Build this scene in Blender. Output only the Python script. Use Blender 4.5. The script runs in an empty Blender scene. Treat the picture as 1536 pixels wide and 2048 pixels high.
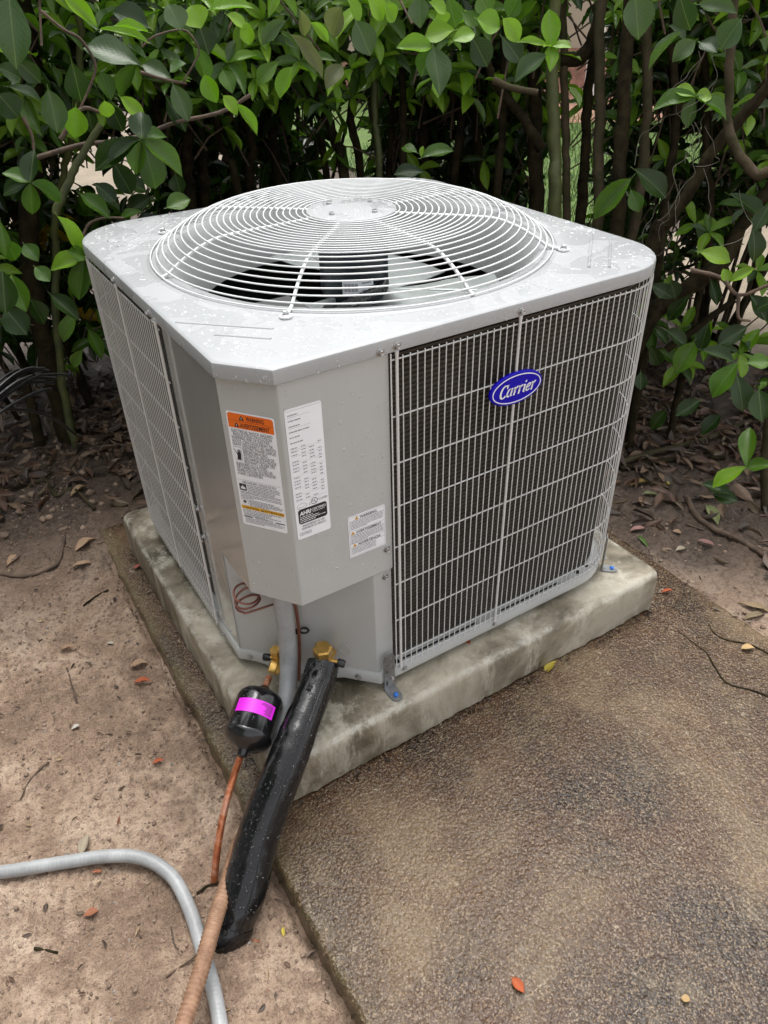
import bpy, bmesh, math, random
import numpy as np
from mathutils import Vector, Matrix, noise
R = math.radians
random.seed(7)
sc = bpy.context.scene
C = bpy.context.collection

# ------------------------------------------------------------------ camera
cam_d = bpy.data.cameras.new('camera'); cam = bpy.data.objects.new('camera', cam_d); C.objects.link(cam)
right = Vector((0.84613, -0.53255, -0.02333)).normalized()
fwd = Vector((0.42239, 0.69515, -0.58163)).normalized()
up = right.cross(fwd).normalized()
cam.matrix_world = Matrix(((right.x, up.x, -fwd.x, -0.3101), (right.y, up.y, -fwd.y, -0.8930),
                           (right.z, up.z, -fwd.z, 1.3058), (0, 0, 0, 1)))
cam_d.sensor_fit = 'VERTICAL'; cam_d.sensor_height = 36.0; cam_d.lens = 36.0 * 1514.72 / 2048
cam_d.clip_start = 0.02; cam_d.clip_end = 500
sc.camera = cam
CAM = cam.matrix_world.translation.copy()

# ------------------------------------------------------------------ sky, sun, exposure
SUN_EL, SUN_AZ = 74.0, 35.0        # overcast: a very wide soft sun, high, a little beyond the hedge
w = bpy.data.worlds.new('World'); sc.world = w; w.use_nodes = True
nt = w.node_tree; nt.nodes.clear()
sky = nt.nodes.new('ShaderNodeTexSky'); sky.sky_type = 'NISHITA'; sky.sun_disc = False
sky.sun_elevation = R(SUN_EL); sky.sun_rotation = R(SUN_AZ)
sky.air_density = 1.0; sky.dust_density = 4.0; sky.ozone_density = 1.0
hs = nt.nodes.new('ShaderNodeHueSaturation'); hs.inputs['Saturation'].default_value = 0.10
bg = nt.nodes.new('ShaderNodeBackground'); bg.inputs['Strength'].default_value = 0.145
wo = nt.nodes.new('ShaderNodeOutputWorld')
nt.links.new(sky.outputs[0], hs.inputs['Color']); nt.links.new(hs.outputs[0], bg.inputs['Color']); nt.links.new(bg.outputs[0], wo.inputs['Surface'])
sl = bpy.data.lights.new('sun', 'SUN'); sl.energy = 0.75; sl.angle = R(34); sl.color = (1.0, 0.97, 0.92)
sun = bpy.data.objects.new('sun', sl); C.objects.link(sun)
# Blender sky: rotation measured from +Y towards +X
sd = Vector((math.sin(R(SUN_AZ)) * math.cos(R(SUN_EL)), math.cos(R(SUN_AZ)) * math.cos(R(SUN_EL)), math.sin(R(SUN_EL))))
sun.rotation_euler = sd.to_track_quat('Z', 'Y').to_euler()
vs = sc.view_settings; vs.view_transform = 'Standard'; vs.look = 'None'; vs.exposure = 1.20; vs.gamma = 1.0
vs.use_curve_mapping = False
sc.cycles.adaptive_threshold = 0.02; sc.cycles.max_bounces = 5; sc.cycles.diffuse_bounces = 3; sc.cycles.glossy_bounces = 3; sc.cycles.transmission_bounces = 4; sc.cycles.transparent_max_bounces = 4
sc.cycles.use_denoising = True

# ------------------------------------------------------------------ materials
def mat(name, base=(0.5, 0.5, 0.5), rough=0.5, metal=0.0, spec=0.5, noise_amt=0.0, noise_scale=20.0, bump=0.0, bump_scale=80.0, coat=0.0, base2=None, detail=6.0):
    m = bpy.data.materials.new(name); m.use_nodes = True
    t = m.node_tree; b = t.nodes['Principled BSDF']
    b.inputs['Base Color'].default_value = (*base, 1); b.inputs['Roughness'].default_value = rough
    b.inputs['Metallic'].default_value = metal; b.inputs['Specular IOR Level'].default_value = spec
    b.inputs['Coat Weight'].default_value = coat
    if noise_amt or base2 or bump:
        tc = t.nodes.new('ShaderNodeTexCoord')
    if noise_amt or base2:
        n = t.nodes.new('ShaderNodeTexNoise'); n.inputs['Scale'].default_value = noise_scale; n.inputs['Detail'].default_value = detail
        n.inputs['Roughness'].default_value = 0.65
        t.links.new(tc.outputs['Object'], n.inputs['Vector'])
        r = t.nodes.new('ShaderNodeValToRGB'); t.links.new(n.outputs['Fac'], r.inputs['Fac'])
        b2 = base2 or tuple(c * (1 - noise_amt) for c in base)
        r.color_ramp.elements[0].position = 0.35; r.color_ramp.elements[1].position = 0.65
        r.color_ramp.elements[0].color = (*b2, 1); r.color_ramp.elements[1].color = (*base, 1)
        t.links.new(r.outputs['Color'], b.inputs['Base Color'])
    if bump:
        n2 = t.nodes.new('ShaderNodeTexNoise'); n2.inputs['Scale'].default_value = bump_scale; n2.inputs['Detail'].default_value = 5
        t.links.new(tc.outputs['Object'], n2.inputs['Vector'])
        bp = t.nodes.new('ShaderNodeBump'); bp.inputs['Strength'].default_value = bump; bp.inputs['Distance'].default_value = 0.004
        t.links.new(n2.outputs['Fac'], bp.inputs['Height']); t.links.new(bp.outputs['Normal'], b.inputs['Normal'])
    return m

class NT:
    """small node-graph helper"""
    def __init__(s, m): s.m = m; s.t = m.node_tree; s.b = s.t.nodes['Principled BSDF']; s.tc = s.t.nodes.new('ShaderNodeTexCoord'); s.pos = s.tc.outputs['Object']
    def n(s, typ, **kw):
        nd = s.t.nodes.new(typ)
        for k, v in kw.items():
            if k in nd.inputs: nd.inputs[k].default_value = v
            else: setattr(nd, k, v)
        return nd
    def l(s, a, b): s.t.links.new(a, b)
    def noise(s, scale, detail=5, rough=0.6, vec=None, dist=0.0):
        nd = s.n('ShaderNodeTexNoise'); nd.inputs['Scale'].default_value = scale; nd.inputs['Detail'].default_value = detail
        nd.inputs['Roughness'].default_value = rough; nd.inputs['Distortion'].default_value = dist
        s.l(vec or s.pos, nd.inputs['Vector']); return nd.outputs['Fac']
    def vor(s, scale, feature='F1', out='Distance', rnd=1.0, vec=None):
        nd = s.n('ShaderNodeTexVoronoi'); nd.feature = feature; nd.inputs['Scale'].default_value = scale; nd.inputs['Randomness'].default_value = rnd
        s.l(vec or s.pos, nd.inputs['Vector']); return nd.outputs[out]
    def ramp(s, fac, stops):
        nd = s.n('ShaderNodeValToRGB'); cr = nd.color_ramp
        while len(cr.elements) < len(stops): cr.elements.new(0.5)
        for e, (p, c) in zip(cr.elements, stops):
            e.position = p; e.color = (*c, 1) if not isinstance(c, (int, float)) else (c, c, c, 1)
        s.l(fac, nd.inputs['Fac']); return nd.outputs['Color']
    def mix(s, fac, a, b, mode='MIX'):
        nd = s.n('ShaderNodeMix'); nd.data_type = 'RGBA'; nd.blend_type = mode
        for v, i in ((fac, 0), (a, 6), (b, 7)):
            if isinstance(v, (int, float)): nd.inputs[i].default_value = v if i == 0 else (v, v, v, 1)
            elif isinstance(v, tuple): nd.inputs[i].default_value = (*v, 1)
            else: s.l(v, nd.inputs[i])
        return nd.outputs[2]
    def math(s, op, a, b=0.0, c=0.0):
        nd = s.n('ShaderNodeMath'); nd.operation = op
        for v, i in ((a, 0), (b, 1), (c, 2)):
            if isinstance(v, (int, float)): nd.inputs[i].default_value = v
            else: s.l(v, nd.inputs[i])
        return nd.outputs[0]
    def sep(s, vec=None):
        nd = s.n('ShaderNodeSeparateXYZ'); s.l(vec or s.pos, nd.inputs[0]); return nd.outputs
    def bump(s, h, strength=0.5, dist=0.004, normal=None):
        nd = s.n('ShaderNodeBump'); nd.inputs['Strength'].default_value = strength; nd.inputs['Distance'].default_value = dist
        s.l(h, nd.inputs['Height'])
        if normal: s.l(normal, nd.inputs['Normal'])
        return nd.outputs['Normal']
    def set(s, **kw):
        for k, v in kw.items():
            k = k.replace('_', ' ')
            if isinstance(v, (int, float)): s.b.inputs[k].default_value = v
            elif isinstance(v, tuple): s.b.inputs[k].default_value = (*v, 1)
            else: s.l(v, s.b.inputs[k])

M = {}
def new(name):
    m = bpy.data.materials.new(name); m.use_nodes = True; M[name] = m; return NT(m)

# painted sheet steel
g = new('paint'); v = g.noise(6, 3)
g.set(Base_Color=g.ramp(v, [(0.3, (0.445, 0.457, 0.452)), (0.7, (0.485, 0.497, 0.492))]), Roughness=0.20)
g.set(Normal=g.bump(g.noise(9, 2), 0.06, 0.01))
g = new('shaded_side_paint'); g.set(Base_Color=(0.38, 0.385, 0.375), Roughness=0.16, Coat_Weight=1.0, Coat_Roughness=0.10, Normal=g.bump(g.noise(9, 2), 0.10, 0.01))  # same paint darkened: the side's shade put into its colour, with stronger gloss
# lid: same paint under a film of rain water whose edges show
g = new('wet_paint'); pud = g.ramp(g.noise(11, 3, 0.5, dist=0.6), [(0.47, 0.0), (0.5, 1.0)])
v = g.noise(5, 3)
fine = g.noise(160, 2)
g.set(Base_Color=g.ramp(v, [(0.3, (0.345, 0.355, 0.362)), (0.7, (0.380, 0.390, 0.398))]), Roughness=g.ramp(pud, [(0, 0.42), (1, 0.22)]))
nn = g.bump(pud, 0.22, 0.0010); g.set(Normal=g.bump(fine, 0.10, 0.002, nn))
M['wire_paint'] = mat('wire_paint', (0.68, 0.68, 0.67), 0.35)
M['guard_paint'] = mat('guard_paint', (0.70, 0.71, 0.71), 0.32)
M['steel'] = mat('steel', (0.55, 0.55, 0.55), 0.3, 1.0, noise_amt=0.25, noise_scale=60)
M['zinc'] = mat('zinc', (0.36, 0.37, 0.38), 0.42, 0.85, noise_amt=0.3, noise_scale=50, bump=0.15)
M['fan_metal'] = mat('fan_metal', (0.34, 0.37, 0.36), 0.35, 0.3, noise_amt=0.2, noise_scale=25)
M['shroud'] = mat('shroud_paint', (0.36, 0.37, 0.37), 0.28, noise_amt=0.1, noise_scale=8)
g = new('coil')
zz = g.sep()[2]
wv = g.math('SINE', g.math('MULTIPLY', g.sep()[0], 2200.0))
g.set(Base_Color=g.ramp(g.noise(7, 4), [(0.3, (0.034, 0.030, 0.024)), (0.7, (0.062, 0.054, 0.044))]), Roughness=0.45, Metallic=0.3)
M['black'] = mat('black_plastic', (0.012, 0.012, 0.013), 0.3)
M['hole'] = mat('opening_shade', (0.006, 0.006, 0.006), 0.9)  # near black, stands for the shade inside openings
M['motor'] = mat('motor_shell', (0.025, 0.032, 0.038), 0.35)
M['white'] = mat('sticker_white', (0.86, 0.88, 0.93), 0.35)
M['ink'] = mat('ink_black', (0.015, 0.015, 0.018), 0.5)
M['inkgrey'] = mat('ink_grey', (0.22, 0.22, 0.24), 0.5)
M['orange'] = mat('ink_orange', (0.83, 0.16, 0.012), 0.4)
M['yellow'] = mat('ink_yellow', (0.80, 0.42, 0.01), 0.4)
M['magenta'] = mat('label_magenta', (0.84, 0.02, 0.80), 0.4)
M['badge_blue'] = mat('badge_blue', (0.006, 0.001, 0.40), 0.45, spec=0.2)
M['badge_white'] = mat('badge_white', (0.82, 0.83, 0.85), 0.3)
M['brass'] = mat('brass', (0.80, 0.50, 0.14), 0.30, 0.75, noise_amt=0.3, noise_scale=70, bump=0.2, bump_scale=120)
M['copper_dull'] = mat('copper_dull', (0.30, 0.13, 0.10), 0.42, 0.55, noise_amt=0.3, noise_scale=40)
g = new('copper'); v = g.noise(30, 5, 0.7, dist=0.8)
g.set(Base_Color=g.ramp(v, [(0.34, (0.30, 0.085, 0.035)), (0.5, (0.55, 0.19, 0.085)), (0.64, (0.66, 0.40, 0.31))]), Metallic=0.55, Roughness=0.38)
g = new('drier_paint'); g.set(Base_Color=(0.008, 0.008, 0.009), Roughness=0.16, Coat_Weight=0.3)
g = new('foam'); v = g.noise(25, 4)
h1 = g.noise(90, 4); h2 = g.noise(14, 3)
g.set(Base_Color=g.ramp(v, [(0.3, (0.004, 0.004, 0.0045)), (0.7, (0.009, 0.009, 0.010))]), Roughness=g.ramp(h2, [(0.40, 0.06), (0.65, 0.16)]), Specular_IOR_Level=0.5)
g.set(Normal=g.bump(h1, 0.30, 0.002, g.bump(h2, 0.12, 0.006)))
g = new('conduit'); v = g.noise(18, 5, 0.7)
g.set(Base_Color=g.ramp(v, [(0.35, (0.27, 0.275, 0.28)), (0.65, (0.38, 0.39, 0.395))]), Roughness=0.4, Normal=g.bump(g.noise(150, 3), 0.15, 0.002))
# power conduit: grey above, caked in dry soil towards the ground (a stain with its own edge)
g = new('dirty_conduit'); v = g.noise(30, 5, 0.7); zs = g.sep()[2]
dirt = g.ramp(g.math('ADD', g.math('MULTIPLY_ADD', zs, -4.2, 0.50), g.math('MULTIPLY', v, 0.75)), [(0.30, 0.0), (0.42, 1.0)])
grey = g.ramp(v, [(0.35, (0.30, 0.29, 0.27)), (0.65, (0.40, 0.395, 0.375))])
brown = g.ramp(g.noise(45, 5, 0.7), [(0.35, (0.20, 0.105, 0.062)), (0.65, (0.34, 0.20, 0.12))])
g.set(Base_Color=g.mix(dirt, grey, brown), Roughness=0.6, Normal=g.bump(g.noise(160, 4), 0.25, 0.003))
# concrete pad
g = new('pad_concrete')
a = g.noise(4.0, 6, 0.68, dist=0.5); b2 = g.noise(24, 6, 0.72); c2 = g.noise(210, 3); P3 = g.sep()
col = g.ramp(a, [(0.38, (0.080, 0.066, 0.044)), (0.50, (0.225, 0.195, 0.142)), (0.62, (0.42, 0.38, 0.30))])
st_ = g.n('ShaderNodeMapping'); st_.inputs['Scale'].default_value = (1.0, 1.0, 0.22); g.l(g.pos, st_.inputs['Vector'])
col = g.mix(g.ramp(g.noise(15, 6, 0.75, vec=st_.outputs[0]), [(0.52, 0.0), (0.62, 0.75)]), col, (0.52, 0.485, 0.40))
col = g.mix(g.ramp(g.noise(8, 5, 0.7, vec=st_.outputs[0]), [(0.52, 0.0), (0.70, 0.45)]), col, (0.160, 0.120, 0.075))
# laitance left pale along the worn top edge
ed = g.math('ADD', g.math('ABSOLUTE', g.math('SUBTRACT', P3[2], 0.111)), g.math('MULTIPLY', g.math('ABSOLUTE', g.math('SUBTRACT', b2, 0.5)), 0.03))
lip = g.math('MINIMUM', g.math('MINIMUM', g.math('ABSOLUTE', g.math('ADD', P3[0], 0.044)), g.math('ABSOLUTE', g.math('SUBTRACT', P3[0], 0.960))), g.math('MINIMUM', g.math('ABSOLUTE', g.math('ADD', P3[1], 0.047)), g.math('ABSOLUTE', g.math('SUBTRACT', P3[1], 0.92))))
ed = g.math('ADD', ed, g.math('MULTIPLY', lip, 0.6))
col = g.mix(g.math('MULTIPLY', g.ramp(ed, [(0.004, 1.0), (0.012, 0.0)]), g.ramp(g.noise(30, 5, 0.8), [(0.42, 0.0), (0.58, 0.85)])), col, (0.47, 0.45, 0.39))
g.set(Base_Color=col, Roughness=g.ramp(a, [(0.3, 0.36), (0.7, 0.6)]), Normal=g.bump(c2, 0.3, 0.003, g.bump(b2, 0.5, 0.006)))
# old wet slab with worn aggregate
g = new('slab_concrete')
px = g.sep()
grain = g.vor(190, 'SMOOTH_F1'); grain2 = g.noise(240, 3, 0.6); blot = g.noise(2.2, 4, 0.62, dist=0.6); blot2 = g.noise(7, 5, 0.75)
peb = g.vor(400, 'F1', 'Color'); pebv = g.sep(peb)[0]
col = g.ramp(blot, [(0.38, (0.020, 0.011, 0.006)), (0.5, (0.055, 0.032, 0.017)), (0.62, (0.140, 0.093, 0.052))])
col = g.mix(g.ramp(blot2, [(0.46, 0.0), (0.62, 0.65)]), col, (0.070, 0.031, 0.014))
col = g.mix(g.ramp(blot2, [(0.30, 0.7), (0.44, 0.0)]), col, (0.14, 0.105, 0.064))
col = g.mix(g.ramp(pebv, [(0.62, 0.0), (0.98, 0.42)]), col, (0.40, 0.29, 0.18))
col = g.mix(g.ramp(grain2, [(0.34, 0.45), (0.46, 0.0)]), col, (0.016, 0.010, 0.007))
scr = g.n('ShaderNodeMapping'); scr.inputs['Rotation'].default_value = (0, 0, 0.62); scr.inputs['Scale'].default_value = (1.0, 7.0, 1.0); g.l(g.pos, scr.inputs['Vector'])
col = g.mix(g.ramp(g.noise(9, 5, 0.8, vec=scr.outputs[0]), [(0.64, 0.0), (0.70, 0.55)]), col, (0.48, 0.41, 0.30))
col = g.mix(g.ramp(g.noise(30, 4, 0.75), [(0.63, 0.0), (0.70, 0.55)]), col, (0.46, 0.39, 0.28))
# moss along the soil edge and towards the back
edge = g.math('ADD', g.math('MULTIPLY', g.math('ADD', px[0], 0.105), -7.0), g.math('MULTIPLY', blot2, 1.6))
col = g.mix(g.math('MULTIPLY', g.ramp(edge, [(0.55, 0.0), (1.0, 0.7)]), 0.7), col, (0.16, 0.145, 0.07))
g.set(Base_Color=col, Roughness=g.ramp(g.noise(5, 4), [(0.35, 0.08), (0.7, 0.22)]), Specular_IOR_Level=0.38)
hb = g.math('SUBTRACT', g.math('MULTIPLY', grain2, 0.8), g.math('MULTIPLY', grain, 0.9))
g.set(Normal=g.bump(hb, 0.6, 0.0040))
# soil
g = new('soil'); P3 = g.sep()
s1 = g.noise(4.5, 4, 0.65, dist=0.5); s2 = g.noise(62, 4, 0.75); s3 = g.noise(230, 3, 0.7); s5 = g.noise(18, 3, 0.6)
col = g.ramp(s1, [(0.32, (0.185, 0.124, 0.085)), (0.5, (0.42, 0.298, 0.212)), (0.68, (0.64, 0.49, 0.372))])
col = g.mix(g.ramp(s5, [(0.36, 0.5), (0.50, 0.0)]), col, (0.21, 0.140, 0.10))
col = g.mix(g.ramp(s2, [(0.38, 0.62), (0.52, 0.0)]), col, (0.17, 0.108, 0.076))
col = g.mix(g.ramp(s3, [(0.58, 0.0), (0.72, 0.6)]), col, (0.66, 0.53, 0.43))
col = g.mix(g.ramp(s3, [(0.33, 0.7), (0.42, 0.0)]), col, (0.075, 0.048, 0.035))
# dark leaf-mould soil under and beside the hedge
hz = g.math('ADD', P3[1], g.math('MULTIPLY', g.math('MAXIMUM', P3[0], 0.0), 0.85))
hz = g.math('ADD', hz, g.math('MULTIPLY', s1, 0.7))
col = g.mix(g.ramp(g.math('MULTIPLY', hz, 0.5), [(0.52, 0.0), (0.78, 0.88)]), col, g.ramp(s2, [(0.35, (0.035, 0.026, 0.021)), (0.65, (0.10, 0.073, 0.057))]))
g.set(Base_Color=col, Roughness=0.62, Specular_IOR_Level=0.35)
g.set(Normal=g.bump(g.math('ADD', s2, g.math('MULTIPLY', s3, 0.5)), 1.0, 0.013))
g = new('grass'); g.set(Base_Color=g.ramp(g.noise(6, 5, 0.7), [(0.3, (0.06, 0.12, 0.02)), (0.7, (0.14, 0.23, 0.035))]), Roughness=0.6, Normal=g.bump(g.noise(120, 4), 1.0, 0.02))
g = new('sand'); g.set(Base_Color=g.ramp(g.noise(3, 6, 0.7), [(0.3, (0.16, 0.13, 0.09)), (0.7, (0.28, 0.225, 0.16))]), Roughness=0.8, Normal=g.bump(g.noise(60, 5), 0.8, 0.01))
M['cream'] = mat('cream_render', (0.45, 0.38, 0.29), 0.8, noise_amt=0.08, noise_scale=2)
M['mulch'] = mat('red_mulch', (0.45, 0.24, 0.17), 0.9, noise_amt=0.5, noise_scale=8, bump=0.8, bump_scale=25)
M['white_trim'] = mat('white_trim', (0.78, 0.77, 0.74), 0.5)
# water
g = new('water')       # half-clear drop; white mixed into its colour paints a bright highlight
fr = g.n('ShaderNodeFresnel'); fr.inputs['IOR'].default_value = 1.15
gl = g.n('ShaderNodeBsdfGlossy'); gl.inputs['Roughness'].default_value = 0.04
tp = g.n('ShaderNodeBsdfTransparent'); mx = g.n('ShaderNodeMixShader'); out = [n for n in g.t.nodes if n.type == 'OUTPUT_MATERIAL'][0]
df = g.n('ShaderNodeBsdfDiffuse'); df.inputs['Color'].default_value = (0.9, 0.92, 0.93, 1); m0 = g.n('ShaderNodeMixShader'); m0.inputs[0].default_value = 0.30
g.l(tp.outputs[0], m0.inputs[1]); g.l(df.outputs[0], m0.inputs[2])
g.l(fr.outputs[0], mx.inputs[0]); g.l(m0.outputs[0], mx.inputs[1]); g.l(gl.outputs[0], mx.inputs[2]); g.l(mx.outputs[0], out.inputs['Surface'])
g = new('water_glint')
fr = g.n('ShaderNodeFresnel'); fr.inputs['IOR'].default_value = 1.7
gl = g.n('ShaderNodeBsdfGlossy'); gl.inputs['Roughness'].default_value = 0.03
tp = g.n('ShaderNodeBsdfTransparent'); mx = g.n('ShaderNodeMixShader'); out = [n for n in g.t.nodes if n.type == 'OUTPUT_MATERIAL'][0]
g.l(fr.outputs[0], mx.inputs[0]); g.l(tp.outputs[0], mx.inputs[1]); g.l(gl.outputs[0], mx.inputs[2]); g.l(mx.outputs[0], out.inputs['Surface'])
# leaves: colour comes from the object (single leaves) or from the mesh attribute (massed leaves)
def leafmat(name, per_object):
    g = new(name)
    if per_object: src = g.n('ShaderNodeObjectInfo').outputs['Color']
    else:
        at = g.n('ShaderNodeAttribute'); at.attribute_name = 'Col'; src = at.outputs['Color']
    uv = g.n('ShaderNodeUVMap'); U = g.sep(uv.outputs[0])
    du = g.math('ABSOLUTE', g.math('SUBTRACT', U[0], 0.5))
    rib = g.ramp(du, [(0.006, 0.38), (0.026, 0.0)])
    vein = g.math('SINE', g.math('ADD', g.math('MULTIPLY', U[1], 62.0), g.math('MULTIPLY', du, -42.0)))
    veinm = g.ramp(vein, [(0.92, 0.0), (1.0, 0.07)])
    n1 = g.noise(40, 4)
    col = g.mix(g.ramp(n1, [(0.35, 0.25), (0.65, 0.0)]), src, 0.02)
    col = g.mix(g.math('MAXIMUM', rib, veinm), col, (0.20, 0.28, 0.10))
    g.set(Base_Color=col, Roughness=0.16, Specular_IOR_Level=0.45)
    g.set(Normal=g.bump(vein, 0.07, 0.0012, g.bump(n1, 0.25, 0.004)))
    # light passing through the blade
    tr = g.n('ShaderNodeBsdfTranslucent'); g.l(g.mix(1.0, col, (1.0, 1.25, 0.45), 'MULTIPLY'), tr.inputs['Color'])
    mx = g.n('ShaderNodeMixShader'); mx.inputs[0].default_value = 0.34
    out = [n for n in g.t.nodes if n.type == 'OUTPUT_MATERIAL'][0]
    g.l(g.b.outputs[0], mx.inputs[1]); g.l(tr.outputs[0], mx.inputs[2]); g.l(mx.outputs[0], out.inputs['Surface'])
leafmat('leaf_single', True); leafmat('leaf_mass', False)
def deadleaf(name, per_object):
    g = new(name)
    if per_object: src = g.n('ShaderNodeObjectInfo').outputs['Color']
    else:
        at = g.n('ShaderNodeAttribute'); at.attribute_name = 'Col'; src = at.outputs['Color']
    n1 = g.noise(70, 5, 0.7)
    g.set(Base_Color=g.mix(g.ramp(n1, [(0.35, 0.55), (0.65, 0.0)]), src, (0.05, 0.03, 0.02)), Roughness=0.5, Normal=g.bump(n1, 0.4, 0.003))
deadleaf('dead_single', True); deadleaf('dead_mass', False)
M['bark'] = mat('bark', (0.036, 0.028, 0.014), 0.85, spec=0.1, base2=(0.010, 0.008, 0.004), noise_scale=28, bump=0.9, bump_scale=60)
M['bark_moss'] = mat('bark_moss', (0.075, 0.055, 0.034), 0.8, spec=0.2, base2=(0.034, 0.034, 0.014), noise_scale=22, bump=0.9, bump_scale=60)
M['green_stem'] = mat('green_stem', (0.075, 0.085, 0.02), 0.6, base2=(0.035, 0.045, 0.012), noise_scale=20, bump=0.5, bump_scale=60)
M['twig'] = mat('twig', (0.13, 0.085, 0.055), 0.75, base2=(0.05, 0.034, 0.024), noise_scale=30, bump=0.6, bump_scale=80)
M['moss_grey'] = mat('moss_grey', (0.16, 0.15, 0.12), 0.8)
M['crumb'] = mat('soil_crumb', (0.36, 0.26, 0.19), 0.8, base2=(0.12, 0.08, 0.058), noise_scale=14, bump=0.5)
M['stone'] = mat('pale_stone', (0.34, 0.31, 0.28), 0.7, noise_amt=0.4, noise_scale=40, bump=0.5)
M['blue_paint'] = mat('anchor_blue', (0.02, 0.16, 0.62), 0.4)
M['plate'] = mat('dark_plate', (0.05, 0.05, 0.05), 0.6)
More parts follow.
